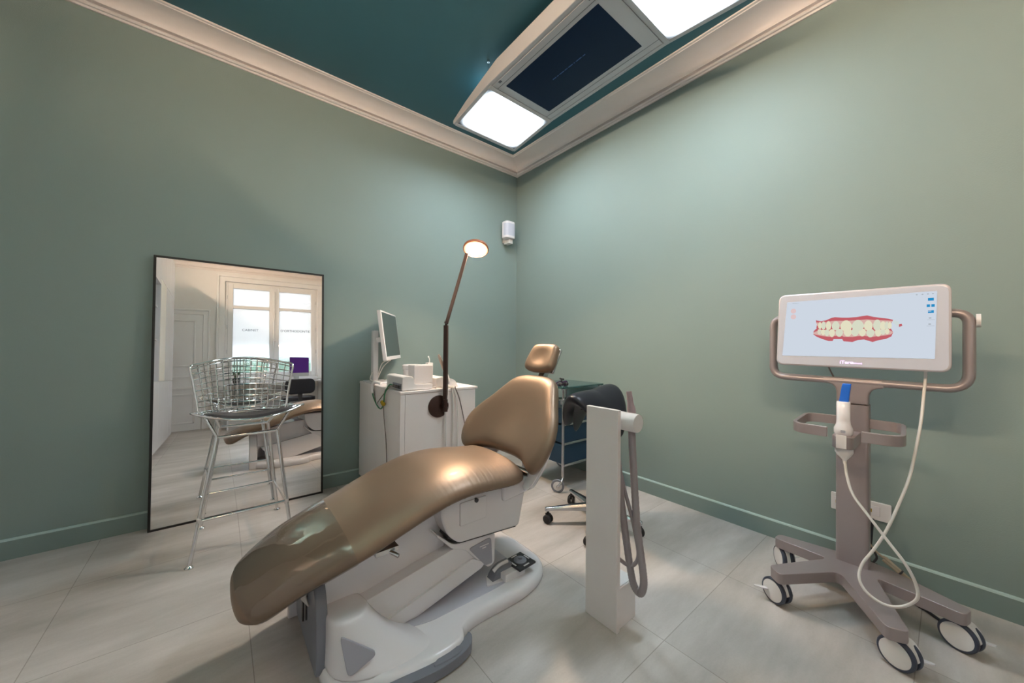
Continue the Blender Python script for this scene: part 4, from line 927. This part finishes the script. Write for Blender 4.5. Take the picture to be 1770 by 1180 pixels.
# ================================================================== SCANNER CART
sc = thing('scanner_cart', (2.03, 0.25, 0), 'taupe metal scanner cart on four castors, its wide display showing teeth', 'scanner cart')
CC = V((0, 0, 1.1)); KU = 1.055
def U(b):
    for v in b.verts: v.co = CC + (v.co - CC) * KU
    return b
def up(p): return CC + (V(p) - CC) * KU
poly = [(1.775, .143), (1.803, .088), (2.12, .20), (2.075, -.03), (2.135, -.048), (2.245, .17), (2.262, .25), (2.25, .34), (2.218, .555), (2.158, .562), (2.14, .355), (1.868, .505), (1.825, .455), (2.05, .303)]
b = new(); prism(b, rpoly(poly, [.02, .02, .03, .02, .02, .04, .03, .04, .02, .02, .03, .02, .02, .04]), 'z', 0.104, 0.149); obj('cart_base', b, CARTM, sc, bevel=0.010)
for (x, y, a, br_) in ((1.878, 0.478, 0.45, 2.0), (1.83, 0.115, 0.40, 5.0), (2.118, -0.02, 0.40, 5.0), (2.195, 0.53, 0.9, -0.6)):
    n_ = V((-math.cos(a), math.sin(a), 0)); s_ = V((-n_.y, n_.x, 0)); c = V((x, y, 0.052))
    b = new(); cyl(b, (x, y, 0.085), (x, y, 0.106), 0.022, n=20)
    Mk = frame(c, s_, (0, 0, 1))
    pts = rpoly([(-0.030, 0.052), (0.022, 0.052), (0.040, 0.03), (0.050, 0.0), (0.040, -0.008), (-0.026, 0.012)], 0.012)
    A_ = [b.verts.new(Mk @ V((p[0], p[1], -0.030))) for p in pts]; B_ = [b.verts.new(Mk @ V((p[0], p[1], 0.010))) for p in pts]
    _cyc(b, A_, B_); b.faces.new(A_[::-1]); b.faces.new(B_); ck = obj('castor', b, PLW, sc, bevel=0.005)
    for sg in (-1, 1):
        o_ = c + n_ * (sg * 0.016)
        b = new(); lathe(b, o_, n_ * sg, [(0.030, -0.010), (0.050, -0.008), (0.052, -0.003), (0.052, 0.005), (0.049, 0.009), (0.0435, 0.010), (0.0435, 0.006)], 40); obj('tyre', b, BLUERUB, ck)
        b = new(); lathe(b, o_, n_ * sg, [(0.0, 0.0), (0.0432, 0.0), (0.0432, 0.0095), (0.036, 0.0115), (0.0, 0.012)], 40); obj('wheel_disc', b, PLW, ck)
    t = V((math.cos(br_), math.sin(br_), 0)); b = new(); Mb = frame(c + V((0, 0, -0.004)) + t * 0.045, t, n_)
    pts = rpoly([(-0.02, -0.014), (0.03, -0.010), (0.04, 0.0), (0.03, 0.010), (-0.02, 0.014)], 0.006)
    A_ = [b.verts.new(Mb @ V((p[0], p[1], -0.003))) for p in pts]; B_ = [b.verts.new(Mb @ V((p[0], p[1], 0.004))) for p in pts]
    _cyc(b, A_, B_); b.faces.new(A_[::-1]); b.faces.new(B_); obj('brake_pedal', b, PLW2, ck, bevel=0.001)
b = new(); prism(b, rrect(2.05, 2.115, 0.213, 0.315, 0.012), 'z', 0.198, 0.862); obj('column', U(b), CARTM, sc, smooth=True)
b = new(); prism(b, [(0.313, 0.864), (0.313, 0.91), (0.317, 0.928), (0.326, 0.94), (0.342, 0.947), (0.36, 0.951), (0.36, 0.973), (0.17, 0.969), (0.17, 0.936), (0.188, 0.934), (0.203, 0.928), (0.211, 0.916), (0.215, 0.90), (0.215, 0.864)], 'x', 2.052, 2.105); ch_ = obj('column_head', U(b), CARTM, sc, bevel=0.008)
fp = rpoly([(0.46, 1.236), (0.543, 1.236), (0.543, 0.962), (-0.040, 0.952), (-0.040, 1.230), (0.045, 1.230)], [0, .05, .05, .06, .055, 0], 8)
b = new(); tube(b, [(2.075, y, z) for y, z in fp], 0, smooth=False, sec=[(0.026 * math.cos(t) * (1 if abs(math.cos(t)) < 2 else 1), 0.0155 * math.sin(t)) for t in [2 * math.pi * k / 16 for k in range(16)]])
obj('handle_frame', U(b), CARTM, sc, angle=50)
b = new(); box(b, 2.035, 2.075, 0.03, 0.08, 1.215, 1.245); obj('frame_bracket', U(b), CARTM, sc, bevel=0.004)
b = new(); box(b, 2.035, 2.075, 0.43, 0.48, 1.22, 1.25); obj('frame_bracket', U(b), CARTM, sc, bevel=0.004)
b = new(); cyl(b, (2.085, -0.055, 1.20), (2.085, -0.066, 1.20), 0.024, n=24); obj('cable_puck', U(b), PLW, sc)
# display
b = new(); prism(b, rpoly([(0.515, 1.0185), (-0.001, 1.0135), (-0.001, 1.3325), (0.505, 1.3385)], .03, 8), 'x', 2.0, 2.034); dh = obj('display_housing', U(b), RIM, sc, bevel=0.009)
b = new(); prism(b, rpoly([(0.508, 1.0255), (0.006, 1.0205), (0.006, 1.3255), (0.498, 1.3315)], .025, 8), 'x', 1.9985, 2.003); obj('bezel', U(b), BEZEL, dh, smooth=False)
b = new(); prism(b, [(0.472, 1.303), (0.032, 1.307), (0.038, 1.062), (0.490, 1.061)], 'x', 1.9975, 2.0); dsp = obj('display_screen', U(b), SCRW, dh, smooth=False)
def flat(name, polys, mats, x=1.9970, par=None):
    b = new()
    for pts, mi, dx in polys:
        f_ = b.faces.new([b.verts.new((x - dx, p[0] / 1000, p[1] / 1000)) for p in pts]); f_.material_index = mi
    return obj(name, U(b), mats, par or dsp, smooth=False)
upg = [(371, 1217), (367, 1199), (369, 1183), (147, 1175), (146, 1195), (141, 1208), (154, 1213), (177, 1218), (194, 1222), (212, 1229), (227, 1227), (242, 1224), (267, 1223), (286, 1224), (309, 1227), (319, 1225), (336, 1216), (353, 1212)]
log = [(367, 1183), (378, 1170), (379, 1156), (367, 1145), (350, 1136), (329, 1127), (316, 1127), (313, 1135), (286, 1135), (282, 1126), (255, 1123), (239, 1131), (221, 1133), (197, 1123), (180, 1130), (160, 1135), (146, 1144), (141, 1160), (147, 1175)]
pol = [(upg, 0, 0), (log, 0, 0), ([(p[0], 1200 + (p[1] - 1200) * 0.45) for p in upg], 1, 0.0001), ([(p[0], 1160 + (p[1] - 1160) * 0.45) for p in log], 1, 0.0001)]
flat('gum_picture', pol, [SCRGUM, SCRGUM2])
def ell(cx, cy, rx, ry, n=14): return [(cx + rx * math.cos(2 * math.pi * k / n), cy + ry * math.sin(2 * math.pi * k / n)) for k in range(n)]
def tooth(cx, cy, rx, ry, up_):      # broad biting edge, narrower at the gum
    o_ = []
    for k in range(18):
        t = 2 * math.pi * k / 18; a, c = math.cos(t), math.sin(t)
        a = math.copysign(abs(a) ** 0.75, a); w = 1 - 0.28 * max(0, c * up_)
        o_.append((cx + rx * 1.06 * a * w, cy + ry * 1.12 * c))
    return o_
pol = []
for i, (x, z, rx, ry) in enumerate(((357, 1194, 6, 13), (345, 1194, 7, 15), (329, 1193, 8, 17), (306, 1191, 12, 17), (274, 1190, 17, 20), (239, 1190, 17, 20), (209, 1189, 12, 18), (184, 1190, 11, 19), (168, 1187, 8, 15), (158, 1187, 6, 13), (150, 1187, 5, 12))): pol.append((tooth(x, z, rx, ry, 1), i % 2, 0.0002 + i * 1e-5))
for i, (x, z, rx, ry) in enumerate(((358, 1167, 7, 11), (346, 1165, 7, 11), (334, 1163, 8, 13), (318, 1161, 9, 15), (295, 1162, 11, 15), (269, 1163, 12, 15), (247, 1163, 11, 14), (226, 1162, 10, 14), (203, 1159, 11, 15), (181, 1161, 9, 14), (168, 1164, 7, 11), (157, 1165, 6, 10))): pol.append((tooth(x, z - 1, rx, ry, -1), (i + 1) % 2, 0.0001 + i * 1e-5))
flat('tooth_picture', pol, [SCRTOOTH, SCRTOOTH2])
pol = [([(139, 1208), (130, 1202), (121, 1190), (130, 1181), (142, 1198)], 0, 0), ([(126, 1190), (119, 1192), (117, 1184), (126, 1180)], 1, 0.0001)]
flat('stray_scan_fragment', pol, [emit('fragment_pale', srgb(205, 215, 215), SE), SCRGUM])
pol = []
for (y, z) in ((47, 1278), (47, 1233)): pol.append(([(y - 7, z - 5), (y + 7, z - 5), (y + 7, z + 5), (y - 7, z + 5)], 0, 0))
pol += [([(38, 1250), (46, 1250), (46, 1260), (38, 1260)], 0, 0), ([(49, 1250), (57, 1250), (57, 1260), (49, 1260)], 0, 0)]
pol += [([(46, 1234), (56, 1234), (56, 1236), (46, 1236)], 2, 0.0001)]
for (y, z) in ((47, 1210), (48, 1188)): pol += [([(y - 9, z - 7), (y + 9, z - 7), (y + 9, z - 6), (y - 9, z - 6)], 1, 0), ([(y - 1, z - 2), (y + 5, z - 2), (y + 5, z + 2), (y - 1, z + 2)], 1, 0)]
for y in (81, 67, 54, 42): pol.append((ell(y, 1298, 2.5, 1.8, 8), 1, 0))
pol.append(([(430, 1295), (453, 1295.5), (453, 1296.5), (430, 1296)], 1, 0))
flat('tool_icon', pol, [SCRBLUE, SCRGREY, SCRW])
pol = [(ell(449, 1262, 10, 11), 0, 0), (ell(449, 1236, 10, 11), 0, 0), ([(434, 1247.5), (464, 1247.5), (464, 1249.5), (434, 1249.5)], 1, 0.0001)]
flat('arch_thumbnail', pol, [SCRPINK, SCRW])
text_mesh('lit_wordmark', 'iTero', 0.0195, frame(up((1.9980, 0.294, 1.0335)), (0, -1, 0), (0, 0, 1)), LOGOGLOW, dh, extrude=0.0003, bold=0.0004)
text_mesh('lit_wordmark', 'element', 0.0115, frame(up((1.9980, 0.262, 1.0335)), (0, -1, 0), (0, 0, 1)), LOGOGLOW, dh, extrude=0.0003, bold=0.0002)
# side rails of the tray
def strip(pts, par):
    b = new(); P_ = rpoly([(p[0], p[1]) for p in pts], [0, .055, .055, 0], 9)
    Z = lambda x: 0.787 - (2.09 - x) * 0.03
    prev = None; R = []
    for i, p in enumerate(P_):
        a = V(P_[max(0, i - 1)]); c = V(P_[min(len(P_) - 1, i + 1)]); t = (c - a).normalized(); n_ = V((-t.y, t.x)) * 0.0065
        z = Z(p[0]); R.append([b.verts.new((p[0] + s * n_.x, p[1] + s * n_.y, z + h)) for s, h in ((-1, -0.019), (1, -0.019), (1, 0.019), (-1, 0.019))])
    for i in range(len(R) - 1): _cyc(b, R[i], R[i + 1])
    b.faces.new(R[0][::-1]); b.faces.new(R[-1]); return obj('side_loop', U(b), CARTM, par, bevel=0.002)
strip([(2.08, 0.31), (2.075, 0.415), (1.805, 0.408), (1.80, 0.300)], sc)
strip([(2.08, 0.218), (2.075, 0.118), (1.805, 0.104), (1.80, 0.206)], sc)
b = new()
hp_ = rpoly([(2.055, 0.302), (1.885, 0.304), (1.885, 0.238), (2.055, 0.236)], [0, .03, .03, 0], 8); hi2 = rpoly([(1.985, 0.297), (1.892, 0.298), (1.892, 0.244), (1.985, 0.243)], [.024, .026, .026, .024], 8)
prism(b, hp_ , 'z', 0.704, 0.752); wh = obj('wand_holder', U(b), CARTM, sc, bevel=0.003)
b = new(); box(b, 1.881, 1.8855, 0.257, 0.288, 0.706, 0.758); obj('holder_front_tab', U(b), PLW, wh, bevel=0.001)
# scanning wand in its holder
sw = thing('scanning_wand', tuple(up((1.925, 0.27, 0.66))), 'white scanning wand with a blue tip standing in the cart holder', 'scanning wand')
def oval(b, zs, n=28):
    R = []
    for (z, rx, ry, cx, cy) in zs:
        R.append([b.verts.new((cx + rx * math.cos(2 * math.pi * k / n), cy + ry * math.sin(2 * math.pi * k / n), z)) for k in range(n)])
    for i in range(len(R) - 1): _cyc(b, R[i], R[i + 1])
    b.faces.new(R[0][::-1]); b.faces.new(R[-1]); return b
b = oval(new(), ((0.752, 0.022, 0.024, 1.925, 0.272), (0.762, 0.028, 0.029, 1.925, 0.272), (0.780, 0.029, 0.029, 1.925, 0.272), (0.797, 0.023, 0.0225, 1.925, 0.272), (0.815, 0.020, 0.0205, 1.925, 0.272), (0.884, 0.0205, 0.021, 1.925, 0.272), (0.886, 0.018, 0.019, 1.925, 0.272)))
wb = obj('wand_body', U(b), PLW2, sw, angle=60)
b = oval(new(), ((0.640, 0.005, 0.005, 1.925, 0.268), (0.655, 0.007, 0.007, 1.925, 0.268), (0.672, 0.020, 0.021, 1.925, 0.27), (0.686, 0.026, 0.028, 1.925, 0.27), (0.703, 0.027, 0.028, 1.925, 0.27))); obj('wand_base', U(b), PLW, sw, angle=60)
b = new(); R = []
for (z, w, d, cy) in ((0.884, 0.0145, 0.011, 0.270), (0.92, 0.0135, 0.010, 0.266), (0.945, 0.0135, 0.010, 0.263), (0.958, 0.0125, 0.008, 0.261)):
    R.append([b.verts.new((1.925 + a * d, cy + c * w, z)) for a, c in ((-1, -1), (1, -1), (1, 1), (-1, 1))])
for i in range(len(R) - 1): _cyc(b, R[i], R[i + 1])
b.faces.new(R[0][::-1]); b.faces.new(R[-1]); obj('blue_tip_sleeve', U(b), BLUEP, sw, bevel=0.003)
b = new(); prism(b, rrect(0.262, 0.276, 0.766, 0.776, 0.002), 'x', 1.8945, 1.90); obj('wand_button', U(b), PLLG, wb, smooth=False)
cpt = [(1.050, 0.268, 0.648), (1.03, 0.262, 0.59), (1.01, 0.245, 0.525), (0.99, 0.203, 0.46), (0.975, 0.15, 0.383), (0.965, 0.106, 0.319), (0.965, 0.081, 0.259), (0.965, 0.079, 0.209), (0.965, 0.114, 0.163), (0.965, 0.157, 0.145), (0.965, 0.203, 0.162), (0.972, 0.227, 0.205), (0.985, 0.219, 0.265), (1.0, 0.188, 0.334), (1.02, 0.157, 0.412), (1.04, 0.128, 0.509), (1.06, 0.099, 0.623), (1.08, 0.085, 0.71), (1.10, 0.069, 0.837), (1.115, 0.062, 0.94), (1.125, 0.058, 1.002), (1.125, 0.058, 1.08)]
b = new(); tube(b, [CC + (V((1.93, y, z)) - CC) * k for k, y, z in cpt], 0.0048, n=12, k=8); tag(obj('wand_cord', b, CORDW), 'long white cord looping from the wand down to the cart base and up', 'cord')
b = new(); tube(b, [up(p) for p in ((2.04, 0.34, 1.03), (2.05, 0.33, 0.995), (2.07, 0.325, 0.975))], 0.003, n=8); obj('display_cord', b, CORDG, sc)
# bundled leads behind the cart
b = new()
random.seed(9)
for k in range(5):
    o_ = V((random.uniform(-.008, .008), random.uniform(-.006, .006), random.uniform(-.007, .007)))
    tube(b, [V((2.40, 0.205, 0.125)) + o_ * 1.6, V((2.40, 0.165, 0.095)) + o_ * 1.3, V((2.395, 0.12, 0.065)) + o_ * 0.8, V((2.39, 0.08, 0.045)) + o_ * 0.7], 0.0065, n=8)
tube(b, [(2.395, 0.11, 0.06), (2.388, 0.075, 0.042), (2.375, 0.05, 0.02), (2.35, 0.06, 0.008)], 0.006, n=8)
tube(b, [(2.40, 0.20, 0.125), (2.40, 0.24, 0.16), (2.42, 0.27, 0.22), (2.47, 0.28, 0.27)], 0.005, n=8)
bl_ = tag(obj('cable_bundle', b, CORDB), 'beige bundle of tied leads behind the scanner cart by the skirting', 'cable bundle')
b = new(); lathe(b, (2.398, 0.148, 0.083), (0, 1, 0.7), [(0.015, -0.003), (0.0165, -0.002), (0.0165, 0.002), (0.015, 0.003)], 16); o = obj('cable_tie', b, DARK, bl_)
b = new(); tube(b, [(2.44, 0.24, 0.28), (2.43, 0.245, 0.18), (2.36, 0.24, 0.10), (2.35, 0.17, 0.05), (2.33, 0.12, 0.012), (2.29, 0.06, 0.006), (2.26, 0.03, 0.006), (2.23, 0.0, 0.006)], 0.0055, n=8)
tag(obj('power_cable', b, CORDK), 'black power cable on the floor under the scanner cart', 'cable')
b = new(); box(b, 2.34, 2.40, 0.22, 0.29, 0.0, 0.09); tube(b, [(2.37, 0.24, 0.088), (2.37, 0.22, 0.13), (2.36, 0.24, 0.17), (2.30, 0.25, 0.19)], 0.005)
tag(obj('power_adapter', b, DARK, bevel=0.004), 'dark power adapter behind the scanner cart column', 'adapter')

# ================================================================== REST OF THE ROOM (seen in the mirror)
for i, (y1, y0, kind) in enumerate(((1.25, 0.65, 'p'), (0.65, 0.05, 'n'), (0.05, -0.50, 'c'), (-0.50, -1.0, 'p'), (-1.0, -1.50, 'p'))):
    lb = {'p': 'tall white wall cupboard with handleless doors, ' + ('nearest the green wall' if i == 0 else 'beside the cream panel' if i == 3 else 'nearest the door'), 'n': 'tall white cupboard with open niche shelves facing the treatment chair', 'c': 'tall white cupboard with a long cream panel'}[kind]
    cu = thing('tall_cupboard', (-0.87, (y0 + y1) / 2, 0), lb, 'cupboard', 'white cupboards along the rear wall')
    b = new()
    if kind == 'n':
        box(b, -1.19, -0.57, y0, y1, 0.06, 0.86); box(b, -1.19, -0.57, y0, y1, 2.0, 2.62); box(b, -1.19, -1.15, y0, y1, 0.86, 2.0)
        for yy in (y0, y1 - 0.018): box(b, -1.19, -0.552, yy, yy + 0.018, 0.86, 2.0)
    else: box(b, -1.19, -0.57, y0 + 0.001, y1 - 0.001, 0.06, 2.62)
    box(b, -1.19, -0.60, y0 + 0.001, y1 - 0.001, 0, 0.06)
    obj('cupboard_body', b, LAMSH, cu, smooth=False)
    if kind == 'n':
        for z in (1.33, 1.72): b = new(); box(b, -1.15, -0.575, y0 + 0.019, y1 - 0.019, z, z + 0.02); obj('shelf', b, LAMSH, cu, smooth=False)
    ds_ = ((0.07, 0.857), (2.003, 2.62)) if kind == 'n' else ((0.07, 0.857), (0.861, 2.08), (2.084, 2.62))
    for (z0, z1) in ds_: b = new(); box(b, -0.57, -0.551, y0 + 0.002, y1 - 0.002, z0, z1); obj('cupboard_door', b, BEIGE if (kind == 'c' and z0 == 0.861) else LAMSH, cu, bevel=0.001)
dk = thing('desk', (1.2, -2.0, 0), 'long white desk under the frosted window, seen in the mirror', 'desk')
b = new(); box(b, 0.10, 2.44, BY + 0.06, -1.68, 0.735, 0.76); obj('desk_top', b, LAMSH, dk, bevel=0.002)
for x in (0.10, 1.20, 2.42): b = new(); box(b, x, x + 0.02, BY + 0.06, -1.72, 0, 0.735); obj('desk_panel', b, LAMSH, dk)
im = thing('desktop_computer', (1.2, -1.9, 0.76), 'all-in-one computer with a dark purple screen on the far desk, in the mirror', 'computer')
Mi = Matrix.Translation((1.17, -1.92, 0.76)) @ Matrix.Rotation(math.radians(-40), 4, 'Z')
b = new(); box(b, -0.235, 0.235, -0.006, 0.006, 0.08, 0.44, Mi); obj('computer_housing', b, ALU, im, bevel=0.003)
b = new(); box(b, -0.232, 0.232, 0.005, 0.0075, 0.145, 0.437, Mi); obj('computer_screen', b, PURPSCR, im, smooth=False)
b = new(); box(b, -0.08, 0.08, -0.09, 0.07, 0.0, 0.008, Mi); box(b, -0.06, 0.06, -0.075, -0.06, 0.0, 0.22, Mi); box(b, -0.06, 0.06, -0.07, -0.005, 0.20, 0.22, Mi); obj('computer_stand', b, ALU, im, bevel=0.003)
oc = thing('office_chair', (1.05, -1.25, 0), 'black upholstered chair at the far desk, seen in the mirror', 'chair')
b = new(); prism(b, rrect(0.81, 1.29, -1.5, -1.03, 0.09), 'z', 0.43, 0.50); obj('seat', b, LEATH, oc, bevel=0.02)
b = new(); prism(b, rrect(0.83, 1.27, 0.55, 0.80, 0.09), 'y', -1.04, -0.99); obj('backrest', b, LEATH, oc, bevel=0.015)
b = new(); box(b, 1.02, 1.08, -1.04, -1.02, 0.42, 0.62); obj('back_support', b, DARK, oc)
for (x, y) in ((0.85, -1.46), (1.25, -1.46), (0.85, -1.08), (1.25, -1.08)): b = new(); cyl(b, (x, y, 0), (x + (1.05 - x) * 0.2, y + (-1.25 - y) * 0.2, 0.43), 0.010, 0.016, n=12); obj('leg', b, DARK, oc)
pp = thing('potted_plant', (0.22, -1.95, 0.76), 'small green plant in a dark pot on the far desk, seen in the mirror', 'plant')
b = new(); lathe(b, (0.22, -1.95, 0.76), (0, 0, 1), [(0.04, 0), (0.055, 0.09), (0.05, 0.09), (0.045, 0.075), (0.0, 0.075)], 24); obj('pot', b, DARK, pp)
b = new(); random.seed(2)
for k in range(26):
    a = random.uniform(0, 6.28); l = random.uniform(0.07, 0.16); d = V((math.cos(a), math.sin(a), 0)); s_ = V((-d.y, d.x, 0)) * 0.012; o_ = V((0.22, -1.95, 0.83)); p1 = o_ + d * l * 0.4 + V((0, 0, l * 0.8)); p2 = o_ + d * l * 0.9 + V((0, 0, l * random.uniform(0.6, 1.0)))
    v = [b.verts.new(p) for p in (o_, p1 + s_, p2, p1 - s_)]; b.faces.new(v)
obj('foliage', b, mat('leaf_green', (0.03, 0.10, 0.03), 0.5), pp, smooth=False)

# unseen warm fill tubes added on the cupboard tops to tint the upper walls
for (y0, y1, lb) in ((0.45, 1.15, 'warm fill tube added unseen on the cupboard top nearest the green wall'), (-0.9, -0.2, 'warm fill tube added unseen on the cupboard top above the cream panel')):
    tu = thing('fill_tube', (-0.74, (y0 + y1) / 2, 2.62), lb, 'light', 'added fill tubes on the cupboards')
    b = new(); cyl(b, (-0.74, y0, 2.76), (-0.74, y1, 2.76), 0.018, n=16); obj('tube', b, TUBE, tu)
    for y in (y0 + 0.03, y1 - 0.03): b = new(); box(b, -0.76, -0.72, y - 0.01, y + 0.01, 2.62, 2.745); obj('tube_bracket', b, WOODW, tu)
